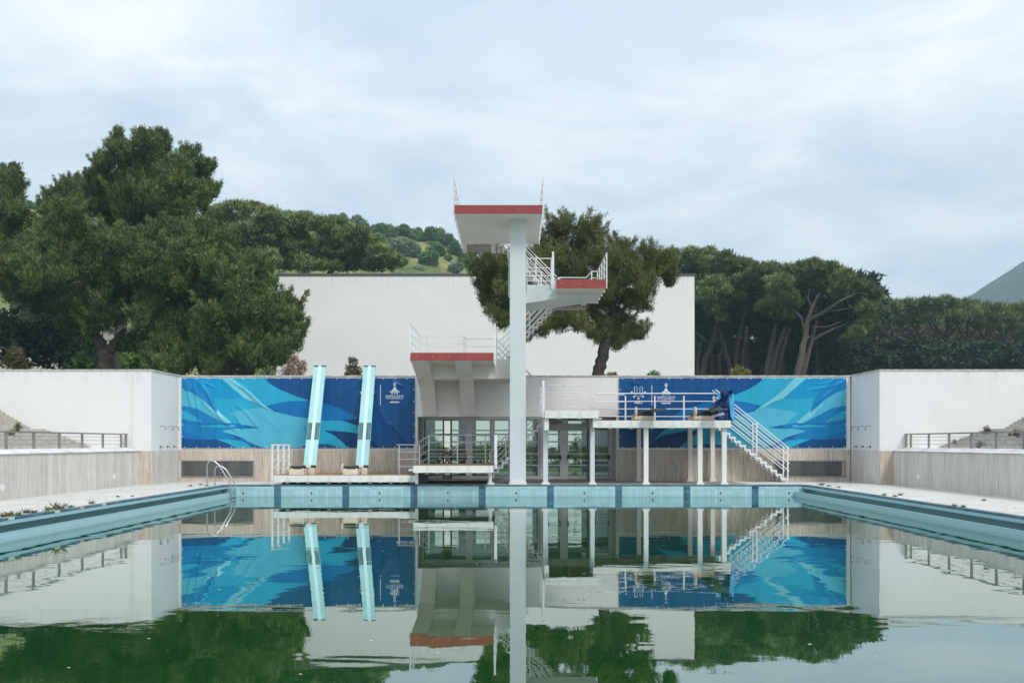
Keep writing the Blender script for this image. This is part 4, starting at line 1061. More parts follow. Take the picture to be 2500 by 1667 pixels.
# ------------------------------------------------------------------ springboards
def raised_board(px_b, label):
    d0, d1 = 36.2, 38.15
    t = thing('raised_springboard', label, 'springboard', 'springboards folded up on the low deck')
    xb, xt = X(px_b, d0), X(px_b, d0)
    z0, z1 = 0.62, 4.60
    ax = Vector((0, d1 - d0, z1 - z0)); L = ax.length; ax.normalize(); nrm = Vector((0, -ax.z, ax.y))
    def slab(w0, w1, s0, s1, n0, n1, name, mat, par):
        m_ = MB(); vs = []
        for s_ in (s0, s1):
            for n_ in (n0, n1):
                for w_ in (w0, w1): vs.append(Vector((xb + w_, d0, z0)) + ax * s_ + nrm * n_)
        m_.add(vs, [(0, 1, 3, 2), (4, 6, 7, 5), (0, 4, 5, 1), (2, 3, 7, 6), (0, 2, 6, 4), (1, 5, 7, 3)])
        return m_.build(name, M[mat], par)
    bd = slab(-0.242, 0.242, 0, L, -0.02, 0.02, 'board', 'board', t)
    slab(-0.06, 0.06, 0.0, L - 0.01, 0.02, 0.036, 'centre_stripe', 'board_mid', bd)
    for w in (-0.235, -0.19, -0.145, -0.10, 0.10, 0.145, 0.19, 0.235): slab(w - 0.006, w + 0.006, 0, L - 0.02, 0.02, 0.032, 'rib', 'board_rib', bd)
    s0, s1 = L * 0.262, L * 0.425
    for w in (-0.212, -0.167, -0.122, -0.082, 0.082, 0.122, 0.167, 0.212): slab(w - 0.015, w + 0.015, s0, s1, 0.0202, 0.034, 'slot', 'board_dark', bd)
    for w in (-0.205, -0.167, -0.127, 0.127, 0.167, 0.205):
        for q in range(3): slab(w - 0.012, w + 0.012, L * (0.86 - q * 0.02), L * (0.865 - q * 0.02), 0.0202, 0.024, 'perforation', 'board_rib', bd)
    slab(-0.245, -0.06, L - 0.03, L + 0.012, -0.015, 0.045, 'end_cap', 'board_dark', bd); slab(0.06, 0.245, L - 0.03, L + 0.012, -0.015, 0.045, 'end_cap', 'board_dark', bd)
    # hinge and fulcrum stand
    x = xb; y = 35.75
    MB().box(x - 0.25, x + 0.25, 35.95, 36.12, 0.60, 0.70).build('hinge', M['black'], t)
    MB().box(x - 0.10, x + 0.10, 35.93, 36.0, 0.62, 0.74).build('hinge_plate', M['steel_white'], t)
    MB().box(x + 0.02, x + 0.24, 35.9, 36.2, 0.35, 0.60).build('anchor_block', M['cream'], t, bevel=0.01)
    MB().box(x - 0.55, x - 0.0, 35.15, 35.75, 0.372, 0.56).build('fulcrum_base', M['cream'], t, bevel=0.012)
    MB().box(x - 0.60, x + 0.03, 35.1, 35.8, 0.35, 0.372).build('base_plate', M['grating'], t)
    MB().tube([(x - 0.52, 35.35, 0.64), (x + 0.01, 35.35, 0.64)], 0.055, 14).tube([(x - 0.48, 35.60, 0.63), (x - 0.02, 35.60, 0.63)], 0.05, 12).build('roller', M['black'], t)
    for xx in (x - 0.46, x - 0.05): MB().box(xx - 0.02, xx + 0.02, 35.2, 35.7, 0.56, 0.60).build('roller_bracket', M['steel_white'], t)
    gear(t, x - 0.59, 35.4, 0.57)
    return t
def gear(t, x, y, z, r=0.19):
    m_ = MB(); m_.disc((x, y, z), r * 0.92, 0.055, 'x', 28)
    for k in range(20):
        an = 2 * math.pi * k / 20; m_.disc((x, y + math.cos(an) * r * 0.93, z + math.sin(an) * r * 0.93), 0.022, 0.06, 'x', 8)
    g_ = m_.build('adjusting_wheel', M['cream'], t); MB().disc((x, y, z), 0.04, 0.09, 'x', 12).build('wheel_hub', M['cream'], g_)
raised_board(756.2, 'pale turquoise springboard folded up against the banner, left of the two raised ones')
raised_board(883.8, 'pale turquoise springboard folded up against the banner, right one, nearer the white logo')

def level_board(xw, label):
    t = thing('springboard', label, 'springboard', 'springboards lying level on the raised deck')
    gear(t, xw, 35.35, 2.67, 0.19)
    MB().box(xw - 0.06, xw + 0.10, 35.2, 35.7, 2.40, 2.52).build('wheel_support', M['cream'], t, bevel=0.01)
    MB().box(xw + 0.08, xw + 0.66, 35.15, 35.75, 2.372, 2.54).build('fulcrum_base', M['cream'], t, bevel=0.012)
    MB().tube([(xw + 0.08, 35.4, 2.60), (xw + 0.58, 35.4, 2.60)], 0.055, 14).tube([(xw + 0.1, 35.6, 2.62), (xw + 0.6, 35.6, 2.62)], 0.06, 12).box(xw + 0.12, xw + 0.6, 35.25, 35.7, 2.54, 2.66).build('roller', M['black'], t)
    # board: anchored at the back, tip over the pool
    m_ = MB(); x0, x1 = xw + 0.09, xw + 0.59
    vs = [(x0 - 0.02, 37.3, 2.63), (x1 - 0.02, 37.3, 2.63), (x1 + 0.30, 33.9, 2.735), (x0 + 0.30, 33.9, 2.735)]
    vs += [(a_, b_, c_ + 0.035) for a_, b_, c_ in vs]
    m_.add(vs, [(0, 1, 2, 3), (7, 6, 5, 4), (0, 4, 5, 1), (1, 5, 6, 2), (2, 6, 7, 3), (3, 7, 4, 0)])
    m_.build('board', M['board_green'], t)
    MB().box(x0, x1, 37.0, 37.35, 2.364, 2.63).build('anchor_block', M['cream'], t, bevel=0.01)
    return t
level_board(X(1552.5, 35.35), 'left green edged springboard lying level on the raised deck, bare of any cloth')
level_board(X(1697.5, 35.35), 'right green edged springboard on the raised deck, partly covered by the navy cloth')

# navy cloth slung over the rail and board
def lerp(a_, b_, t): return a_ + (b_ - a_) * t
z5 = lambda X_, Y_: (1640 + .1913 * X_, 900 + .1913 * Y_)
left = [(575, 312), (592, 385), (520, 440), (468, 498), (500, 560), (515, 648)]
right = [(778, 262), (795, 340), (800, 450), (803, 560), (806, 655), (770, 672)]
def along(pl, t):
    k = t * (len(pl) - 1); i = min(int(k), len(pl) - 2); f = k - i
    return lerp(pl[i][0], pl[i + 1][0], f), lerp(pl[i][1], pl[i + 1][1], f)
nu, nv = 90, 70
co = []; cols = []
for j in range(nv + 1):
    v_ = j / nv
    l_ = along(left, v_); r_ = along(right, v_)
    for i in range(nu + 1):
        u = i / nu
        X_ = lerp(l_[0], r_[0], u); Y_ = lerp(l_[1], r_[1], u) + 10 * math.sin(u * 7 + 1) * (1 - v_) * 0.6
        px, py = z5(X_, Y_)
        d = 35.25 + 0.35 * (1 - v_) + 0.055 * math.sin(u * 26 + v_ * 3) * (0.35 + 0.65 * (1 - abs(v_ - .4))) + 0.04 * math.sin(u * 11 - v_ * 7) + 0.03 * math.sin(v_ * 17 + u * 5)
        co.append(tuple(P(px, py, d))); cols += [*(lin(70, 160, 205) if (X_ > 752 - 20 * math.sin(v_ * 5) and v_ > 0.12) or (X_ < 620 and v_ < .2) else lin(10, 42, 92))]
idx = np.arange((nu + 1) * (nv + 1)).reshape(nv + 1, nu + 1)
q = np.stack([idx[:-1, :-1], idx[:-1, 1:], idx[1:, 1:], idx[1:, :-1]], -1).reshape(-1, 4)
me = mesh_np('draped_banner', np.array(co), q)
ca = me.color_attributes.new('print', 'FLOAT_COLOR', 'POINT'); ca.data.foreach_set('color', np.array(cols, np.float32)); me.materials.append(M['banner'])
cl = bpy.data.objects.new('draped_banner', me); COL.objects.link(cl)
tag(cl, 'crumpled navy cloth with white letters slung over the end rail of the raised deck', 'banner')
fl_ = Flat()
for txt, w_, h_, cx, cy, rot in (('SUMM', 24, 5.6, 1748, 1001, 0.30), ('NIVER', 30, 6.6, 1754, 1012.5, 0.22)):
    v_, fc = text_geo(txt, w_, h_, 0.01)
    v_ = [(x * math.cos(rot) - y * math.sin(rot), x * math.sin(rot) + y * math.cos(rot)) for x, y in v_]
    s_ = 35.0 / F
    fl_.add([(x * s_ + X(cx, 35.05), y * s_ + Z(cy, 35.05)) for x, y in v_], fc)
m2 = bpy.data.meshes.new('lettering'); m2.from_pydata([(x, 35.06, z) for x, z in fl_.v], [], fl_.f); m2.materials.append(M['print_white'])
o = bpy.data.objects.new('lettering', m2); COL.objects.link(o); o.parent = cl

# pool ladder
la = thing('pool_ladder', 'stainless steel pool ladder with two curved handrails at the far left corner', 'ladder', loc=(-10.4, 34.4, 0))
def arch(y, zt, xf, xtop, name):
    pts = [(xf, y, 0.0), (xf, y, zt - 0.22)]
    for k in range(1, 7):
        an = math.pi - k * math.pi / 2 / 4.2; pts.append((xf + 0.17 + 0.17 * math.cos(an), y, zt - 0.20 + 0.20 * math.sin(an)))
    pts += [(xtop + 0.30, y, zt - 0.16), (-10.12, y, 0.14), (-10.06, y, -0.02), (-10.06, y, -1.2)]
    o = MB().tube(pts, 0.024, 10).build(name, M['stainless'], la, smooth=True); o.matrix_parent_inverse = Matrix.Translation((10.4, -34.4, 0)); return o
arch(34.15, 0.915, -10.92, -10.80, 'handrail'); arch(34.65, 0.72, -10.80, -10.68, 'handrail')
for z in (-0.15, -0.40, -0.65):
    o = MB().box(-10.10, -10.02, 34.15, 34.65, z - 0.015, z + 0.015).build('rung', M['stainless'], la); o.matrix_parent_inverse = Matrix.Translation((10.4, -34.4, 0))

# ------------------------------------------------------------------ background buildings
tb = thing('white_hall', 'large plain white windowless building behind the pool wall', 'building')
x0, x1 = X(675, 72), X(1695.5, 72); zt = Z(668, 72)
box('wall', M['plaster_far'], x0, x1, 72, 100, 0, zt - 0.18, tb)
box('roof_edge', M['roofing'], x0 - 0.05, x1 + 0.05, 71.95, 100.05, zt - 0.18, zt, tb)
tb2 = thing('beige_building', 'low beige rendered building glimpsed through the pines at the far left', 'building')
box('wall', M['beige_wall'], X(-60, 90), X(160, 90), 90, 105, 0, Z(778, 90), tb2); box('roof', M['roofing'], X(-70, 90), X(165, 90), 89.7, 105.3, Z(778, 90), Z(772, 90), tb2)

# ------------------------------------------------------------------ hills
def terrain(name, xs, ys, hf, mat):
    X_, Y_ = np.meshgrid(xs, ys); Z_ = hf(X_, Y_)
    co = np.stack([X_, Y_, Z_], -1).reshape(-1, 3); nx, ny = len(xs), len(ys)
    idx = np.arange(nx * ny).reshape(ny, nx)
    q = np.stack([idx[:-1, :-1], idx[:-1, 1:], idx[1:, 1:], idx[1:, :-1]], -1).reshape(-1, 4)
    me = mesh_np(name, co, q); me.materials.append(mat)
    o = bpy.data.objects.new(name, me); COL.objects.link(o); return tag(o, kind='structure')
def wob(x, y, s, seed):
    r = np.random.default_rng(seed); o = 0
    for k in range(5):
        a_, b_, c_ = r.uniform(0, 6.28, 3); f = s * 1.9 ** k
        o = o + (np.sin(x * f * math.cos(a_) + y * f * math.sin(a_) + b_) * np.cos(y * f * 0.8 + x * f * .3 + c_)) / 1.8 ** k
    return o
HD = 320.0
rx = [-400, -180, -172, -150, -125, -100, -70, -40, -25, -12, 10, 60]
def ridge_px(): return [(-800, 480), (0, 488), (60, 492), (200, 500), (510, 520), (640, 516), (760, 528), (860, 536), (930, 545), (1000, 560), (1065, 572), (1110, 595), (1140, 620), (1180, 660), (1250, 740), (1400, 900), (1700, 1060), (2600, 1082)]
rp = ridge_px(); rxx = np.array([X(p[0], HD) for p in rp]); rzz = np.array([Z(p[1], HD) for p in rp])
def hill_h(x, y):
    xr = x * HD / y * 1.0
    top = np.interp(xr, rxx, rzz)
    t = np.clip((y - 150) / (HD - 150), 0, 1); prof = t ** 1.25 * (1.0)
    back = np.where(y > HD, 1 - (y - HD) / 500, 1)
    return np.maximum(top * prof * back + wob(x, y, 0.03, 3) * 0.9 * t, -1)
terrain('hill', np.linspace(-420, 260, 180), np.linspace(150, 640, 120), hill_h, M['hill'])
MD = 1500.0
mp = [(2180, 1079), (2300, 780), (2360, 733), (2400, 700), (2450, 668), (2500, 640), (2600, 590), (2750, 560), (3000, 600), (3400, 1000), (3700, 1079)]
mxx = np.array([X(p[0], MD) for p in mp]); mzz = np.array([Z(p[1], MD) for p in mp])
def mount_h(x, y):
    top = np.interp(x * MD / y, mxx, mzz); t = np.clip(1 - np.abs(y - MD) / 500, 0, 1)
    return np.maximum(top * t ** 0.9 + wob(x, y, 0.010, 9) * 8 * t + wob(x, y, 0.06, 10) * 2.2 * t, -1)
terrain('mountain', np.linspace(500, 1800, 140), np.linspace(1000, 2000, 90), mount_h, M['mountain'])

# ------------------------------------------------------------------ foliage
def unit(n):
    v = RNG.normal(size=(n, 3)); return v / np.linalg.norm(v, axis=1, keepdims=True)
def foliage_mesh(name, lobes, mat, dens=18, blade=0.30, width=0.045, nb=5, up=0.6, out=0.5, rnd=0.5, clumps=9, csz=0.42, inner=0.25, flat=1.0, spikes=0, spike_len=1.0):
    P_, D_, T_, S_ = [], [], [], []
    for (cx, cy, cz, rx_, ry_, rz_) in lobes:
        c = np.array([cx, cy, cz]); r = np.array([rx_, ry_, rz_])
        lob_t = RNG.uniform(-0.12, 0.12)
        cd = unit(clumps); cd[:, 2] = np.where(cd[:, 2] < -0.5, -cd[:, 2], cd[:, 2])
        cc = c + cd * r * RNG.uniform(0.55, 0.85, (clumps, 1)); cr = r * csz * RNG.uniform(0.65, 1.25, (clumps, 1)); cr[:, 2] *= flat
        for k in range(-1, clumps):
            if k < 0: ce, ra, fr = c, r * 0.78, inner * 2
            else: ce, ra, fr = cc[k], cr[k], 1.0
            area = 4 * math.pi * (ra[0] * ra[1] + ra[0] * ra[2] + ra[1] * ra[2]) / 3
            n = max(6, int(area * dens * fr))
            u = unit(n); rad = np.clip(RNG.normal(0.93, 0.13, (n, 1)), 0.2, 1.25)
            p = ce + u * ra * rad
            nr = u / ra; nr /= np.linalg.norm(nr, axis=1, keepdims=True)
            d = nr * out + np.array([0, 0, up]) + RNG.normal(size=(n, 3)) * rnd * 0.5
            d /= np.linalg.norm(d, axis=1, keepdims=True)
            P_.append(p); D_.append(d); S_.append(np.full(n, 1.0))
            T_.append(np.clip(0.42 + lob_t + (RNG.uniform(-0.16, 0.16) if k >= 0 else -.1) + RNG.normal(0, 0.13, n) + 0.16 * (rad[:, 0] > 1.0) + 0.22 * np.clip(u[:, 2], -0.6, 1), 0, 1))  # light and shade in the tint: upward tufts lighter, inner core darker
        for k in range(spikes):
            an = RNG.uniform(-0.25, math.pi + 0.25); u = np.array([math.cos(an), RNG.uniform(-0.7, 0.3), abs(math.sin(an)) + 0.15]); u /= np.linalg.norm(u)
            b = c + u * r * 0.88; L = RNG.uniform(0.55, 1.0) * min(max(r[2], 0.6), 1.25) * spike_len
            m_ = 34; s_ = RNG.uniform(0, 1, (m_, 1)); lean = np.array([u[0] * 0.55 + RNG.normal() * 0.12, RNG.normal() * 0.15, 0.9])
            p = b + lean * s_ * L + RNG.normal(size=(m_, 3)) * 0.11 * (1.05 - s_) * L
            d = lean + RNG.normal(size=(m_, 3)) * 0.45; d /= np.linalg.norm(d, axis=1, keepdims=True)
            P_.append(p); D_.append(d); T_.append(np.clip(0.60 + RNG.normal(0, 0.15, m_), 0, 1)); S_.append(np.full(m_, 0.62))
    p = np.concatenate(P_); d = np.concatenate(D_); t = np.concatenate(T_); s = np.concatenate(S_)
    n = len(p)
    p = np.repeat(p, nb, 0); d = np.repeat(d, nb, 0); t = np.repeat(t, nb); s = np.repeat(s, nb)
    d = d + RNG.normal(size=d.shape) * rnd * 0.7; d /= np.linalg.norm(d, axis=1, keepdims=True)
    side = np.cross(d, unit(len(d))); side /= (np.linalg.norm(side, axis=1, keepdims=True) + 1e-6)
    L = (blade * s * RNG.uniform(0.7, 1.3, len(d)))[:, None]; W = (width * RNG.uniform(0.7, 1.3, len(d)))[:, None]
    jit = RNG.normal(size=p.shape) * blade * 0.25
    a_ = p + jit - side * W * 0.5; b_ = p + jit + side * W * 0.5; c_ = p + jit + d * L
    co = np.stack([a_, b_, c_], 1).reshape(-1, 3)
    me = mesh_np(name, co, np.arange(len(co)).reshape(-1, 3))
    at = me.attributes.new('tint', 'FLOAT', 'POINT'); at.data.foreach_set('value', np.repeat(t, 3).astype(np.float32))
    me.materials.append(mat)
    return me
TRI = [0]
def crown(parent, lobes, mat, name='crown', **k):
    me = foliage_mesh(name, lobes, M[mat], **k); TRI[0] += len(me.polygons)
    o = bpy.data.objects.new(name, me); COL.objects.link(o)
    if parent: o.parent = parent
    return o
def px_lobes(L, d, conv, depth=2.0, zs=1.0, ry=1.0, seed=0, kids=0, grow=1.0):
    r = random.Random(seed); out = []
    for (a_, b_, c_) in L:
        px, py = conv(a_, b_); rp_ = c_ * conv.k
        dd = d + r.uniform(-depth, depth)
        R_ = rp_ * dd / F * grow
        p = P(px, py, dd); out.append((p.x, p.y, p.z, R_, R_ * ry, R_ * zs))
        for q in range(kids):
            an = r.uniform(0, 6.283); k_ = r.uniform(0.30, 0.52); o_ = R_ * r.uniform(0.70, 0.92)
            out.append((p.x + math.cos(an) * o_, p.y - r.uniform(-0.3, 0.8) * R_, p.z + math.sin(an) * o_, R_ * k_, R_ * k_, R_ * k_ * 1.2))
    return out
class C7:   # left-tree zoom
    k = .4018
    def __call__(s, x, y): return (.4018 * x, 300 + .4018 * y)
class CF:   # 2352-wide whole picture
    k = 1.063
    def __call__(s, x, y): return (1.063 * x, 1.063 * y)
class C8:
    k = .4252
    def __call__(s, x, y): return (1500 + .4252 * x, 560 + .4252 * y)
c7, cf, c8 = C7(), CF(), C8()
def trunk(parent, pts, d, w, conv, mat='bark_grey', name='trunk', base=True):
    """pts in picture coordinates, widths w in photo pixels"""
    path = [P(*conv(x, y), dd if isinstance(dd, float) else d) for (x, y, *r_) in pts for dd in [float(r_[0]) if r_ else float(d)]]
    ww = [q * d / F / 2 for q in w]
    if base: path = [Vector((path[0].x, path[0].y, -0.1))] + path; ww = [ww[0] * 1.15] + ww
    # subdivide with small kinks
    pp, rr = [], []
    rg = random.Random(int(pts[0][0]))
    for i in range(len(path) - 1):
        for k in range(4):
            f = k / 4; q = path[i].lerp(path[i + 1], f)
            j = ww[i] * 0.18 if (i or k) else 0
            pp.append(q + Vector((rg.uniform(-j, j), rg.uniform(-j, j), 0))); rr.append(lerp(ww[i], ww[i + 1], f) * rg.uniform(0.93, 1.07))
    pp.append(path[-1]); rr.append(ww[-1])
    o = MB().tube(pp, rr, 10).build(name, M[mat], parent, smooth=True); return o

def pine(label, lobes, mat='leaf_aleppo', group='pine trees around the pool', trunks=(), name='pine_tree', **k):
    t = thing(name, label, 'pine tree' if 'pine' in name else 'shrub', group)
    crown(t, lobes, mat, **k)
    for tr_ in trunks: trunk(t, *tr_)
    return t
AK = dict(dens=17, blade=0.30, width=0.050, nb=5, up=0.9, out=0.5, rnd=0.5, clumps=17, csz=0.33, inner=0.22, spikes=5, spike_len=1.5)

pine('tallest dark pine with a broad pointed crown above the left wall',
     px_lobes([(740,186,61.6),(900,156,74.8),(980,176,61.6),(700,246,66.0),(850,256,96.8),(1000,266,79.2),(1170,276,61.6),(1220,346,72.0),(1100,366,105.6),(930,376,124.8),(760,366,105.6),(630,276,44.0),(640,366,67.2),(560,408,57.6),(620,448,86.4),(780,468,134.4),(960,478,134.4),(1120,458,115.2),(1240,448,67.2),(700,568,124.8),(880,608,124.8),(1040,578,115.2),(1200,528,76.8),(560,528,76.8),(950,116,26.4),(860,111,24.6),(820,226,79.2),(560,356,38.4),(680,428,96.0),(900,448,115.2),(1100,528,105.6),(600,528,76.8),(760,648,96.0),(960,668,96.0),(740,136,35.2),(1165,226,30.8),(1255,296,22.0),(1290,418,28.8)], 66, c7, 3.0, 0.9, 1.0, 1, kids=2, grow=0.92),
     trunks=[([(720, 1500), (740, 900), (800, 400), (860, 150)], 66, (34, 26, 16, 4), c7)], **AK)
pine('smaller pine with twin pointed tops between the tall pine and the far left one',
     px_lobes([(430,380,40),(380,420,50),(450,450,60),(300,470,50),(280,550,60),(360,540,90),(450,560,90),(300,640,60)], 72, c7, 2.0, 1.0, 1.0, 2, kids=1, grow=0.86), **AK)
pine('slender pine with feathery upright shoots at the far left edge',
     px_lobes([(50,330,22),(80,370,28),(40,400,35),(90,450,45),(20,470,60),(70,540,70),(110,600,50),(20,620,90),(70,700,80),(150,640,35),(-60,500,90),(-80,700,120),(-40,850,120),(60,900,90)], 60, c7, 1.5, 1.15, 1.0, 3, kids=1, grow=0.84),
     **{**AK, 'spikes': 7, 'dens': 13})
pine('wide low branching pine with a thick dark trunk in front of the tallest pine',
     px_lobes([(420,580,55),(460,650,80),(300,680,80),(200,780,90),(100,850,110),(330,800,110),(480,780,110),(620,720,90),(720,760,100),(850,720,60),(850,790,110),(980,740,90),(1080,720,80),(1200,700,75),(1280,760,90),(1150,810,110),(1340,790,60),(60,960,80),(180,940,110),(330,930,120),(480,930,120),(620,900,130),(780,930,130),(930,920,130),(1080,930,120),(1230,920,100),(100,1060,70),(250,1060,110),(420,1080,120),(560,1080,130),(720,1080,130),(880,1080,130),(1050,1090,120),(520,1200,110),(640,1200,110),(740,1180,80),(480,1130,80),(250,1130,50),(860,1170,90),(1150,900,90),(1050,1000,110),(1180,1020,100),(960,1180,100),(60,1000,90),(30,900,90),(620,1000,120),(300,870,110),(180,860,90)], 57, c7, 3.0, 0.85, 1.0, 4, kids=2, grow=1.05),
     trunks=[([(645, 1500), (640, 1400), (610, 1330), (560, 1280)], 57, (38, 34, 28, 18), c7, 'bark_dark'), ([(660, 1400), (700, 1330), (760, 1250)], 57, (22, 20, 10), c7, 'bark_dark', 'limb', False)], **AK)
pine('dense pine with feathery low branches reaching the white building edge',
     px_lobes([(1480,860,50),(1540,910,60),(1590,960,50),(1640,1010,35),(1380,870,60),(1420,960,100),(1540,1030,100),(1300,1010,110),(1370,1110,120),(1500,1140,120),(1620,1130,80),(1740,1090,45),(1790,1120,40),(1790,1200,60),(1700,1190,90),(1810,1280,45),(1750,1290,90),(1620,1270,120),(1450,1270,130),(1270,1180,110),(1250,1290,110),(1150,1240,90),(1760,1380,70),(1660,1390,100),(1520,1400,120),(1380,1400,120),(1240,1400,90),(1130,1400,80),(1640,1480,80),(1480,1500,90),(1300,1500,80),(1100,1490,60),(1730,1450,40),(1050,1230,90),(1000,1330,90),(960,1420,80),(1020,1480,80),(1080,1380,90),(900,1500,60),(1400,1020,80),(1300,900,70)], 54, c7, 2.5, 0.9, 1.0, 5, kids=1, grow=0.92),
     trunks=[([(1400, 1540), (1410, 1400), (1430, 1250)], 54, (30, 24, 8), c7, 'bark_dark')], **{**AK, 'spikes': 3})
pine('single pine with a thick bare leaning trunk and spiky crown right of the tower',
     px_lobes([(1275,530,29.4),(1310,535,24.9),(1345,530,27.1),(1365,560,24.9),(1260,570,33.9),(1310,575,42.9),(1350,590,36.2),(1235,610,29.4),(1100,612,22.6),(1125,610,29.4),(1150,640,40.7),(1180,620,31.6),(1105,655,24.9),(1130,680,36.2),(1165,690,40.7),(1200,660,40.7),(1135,720,29.4),(1170,735,33.9),(1200,720,33.9),(1150,752,16.9),(1240,650,45.2),(1290,640,45.2),(1340,650,40.7),(1425,575,22.6),(1440,600,31.6),(1410,620,33.9),(1400,660,40.7),(1440,650,42.9),(1480,625,29.4),(1510,622,24.9),(1532,630,18.1),(1540,650,13.6),(1490,660,29.4),(1460,690,31.6),(1480,710,20.3),(1420,700,42.9),(1370,700,42.9),(1310,710,40.7),(1260,720,38.4),(1220,745,29.4),(1240,765,24.9),(1290,752,29.4),(1340,748,29.4),(1390,750,38.4),(1430,745,31.6),(1410,785,29.4),(1375,780,27.1),(1440,772,18.1),(1462,775,13.6),(1490,595,9.0),(1210,778,11.3),(1180,690,34),(1245,690,34),(1260,610,34),(1390,620,34),(1370,600,26)], 50, cf, 1.4, 0.9, 1.0, 6, kids=1, grow=0.79), mat='leaf_bright',
     trunks=[([(1375, 866), (1378, 840), (1388, 800), (1404, 740), (1412, 650), (1430, 590)], 50, (31, 29, 27, 20, 12, 4), cf, 'bark_dark'), ([(1396, 775), (1360, 745), (1300, 715), (1230, 700)], 50, (16, 12, 9, 4), cf, 'bark_dark', 'limb', False), ([(1408, 735), (1450, 690), (1520, 640)], 50, (14, 9, 3), cf, 'bark_dark', 'limb', False), ([(1406, 700), (1340, 640), (1290, 560)], 50, (14, 10, 3), cf, 'bark_dark', 'limb', False)],
     **{**AK, 'dens': 34, 'blade': 0.24, 'width': 0.030, 'spikes': 7, 'spike_len': 1.7, 'clumps': 13, 'csz': 0.38, 'inner': 0.12})

# stone pines: umbrella crowns of many small rounded clumps
SK = dict(dens=8.0, blade=0.42, width=0.10, nb=5, up=0.8, out=0.6, rnd=0.6, clumps=24, csz=0.28, inner=0.34, flat=0.62)
def umbrella_lobes(conv, pts, d, depth, zs=0.75, seed=1): return px_lobes(pts, d, conv, depth, zs, 1.2, seed, grow=1.12)
pine('long dark umbrella pine with a domed crown behind the white building, left of the tower',
     umbrella_lobes(cf, [(505,495,32),(540,488,30),(580,490,32),(620,500,34),(660,510,32),(700,515,34),(740,522,32),(780,530,32),(820,545,34),(850,560,30),(870,585,30),(900,595,22),(920,605,15),(520,540,40),(570,540,42),(620,550,44),(670,560,44),(720,570,42),(770,575,42),(820,590,36),(560,590,40),(610,600,36),(660,600,30),(860,610,24),(500,580,40),(700,605,22),(740,608,18),(800,612,20),(600,650,30),(560,640,30),(630,690,24),(645,612,20),(675,612,20),(705,614,18),(735,616,16),(770,614,16),(800,612,18),(830,610,20),(860,612,18),(890,612,16),(560,640,40),(700,585,36),(760,590,34),(820,585,34),(600,575,40)], 104, 5, 0.72, 7), mat='leaf_stone', name='umbrella_pine_tree',
     trunks=[([(757, 640), (762, 615), (772, 585)], 104, (16, 14, 10), cf, 'bark_dark'), ([(765, 608), (810, 612), (850, 590)], 104, (7, 5, 3), cf, 'bark_dark', 'limb', False)], **SK)
pine('umbrella pine with the highest domed crown right of the white building',
     umbrella_lobes(c8, [(240,185,60),(330,160,60),(440,145,55),(540,150,60),(640,175,60),(730,210,65),(780,250,55),(200,230,60),(300,230,80),(420,220,85),(540,230,90),(650,260,90),(740,310,80),(480,310,80),(570,340,90),(660,370,80),(520,400,50),(600,440,55),(540,300,80),(480,220,80),(700,400,60),(560,470,40),(620,510,30)], 118, 6, 0.75, 8), mat='leaf_stone', name='umbrella_pine_tree',
     trunks=[([(500, 860), (520, 760), (560, 660), (590, 540), (600, 430)], 118, (16, 15, 13, 10, 6), c8, 'bark_mid'), ([(680, 860), (650, 740), (610, 600), (590, 500)], 118, (15, 13, 11, 7), c8, 'bark_mid'), ([(690, 830), (700, 700), (730, 560), (760, 420)], 118, (12, 11, 9, 6), c8, 'bark_mid'), ([(478, 860), (478, 760), (500, 640)], 118, (9, 8, 6), c8, 'bark_mid'), ([(610, 860), (600, 740), (640, 640)], 118, (8, 8, 6), c8, 'bark_mid'), ([(540, 650), (480, 600), (440, 560)], 118, (6, 5, 3), c8, 'bark_grey', 'limb', False)], **SK)
pine('umbrella pine with a lower crown and three close dark trunks, between its two taller neighbours',
     umbrella_lobes(c8, [(820,240,60),(900,235,60),(980,250,60),(850,310,75),(950,320,80),(1040,340,60),(880,390,70),(960,400,75),(860,450,50),(930,480,55),(1030,420,50),(1000,500,28)], 112, 4, 0.75, 9), mat='leaf_stone', name='umbrella_pine_tree',
     trunks=[([(865, 870), (885, 760), (910, 640), (930, 540)], 112, (15, 14, 12, 8), c8, 'bark_mid'), ([(890, 870), (920, 750), (950, 640), (985, 560)], 112, (16, 14, 12, 8), c8, 'bark_mid'), ([(920, 870), (950, 770), (975, 660), (1010, 560)], 112, (14, 12, 10, 6), c8, 'bark_mid'), ([(735, 820), (745, 700), (760, 560)], 116, (11, 10, 8), c8, 'bark_mid')], **SK)
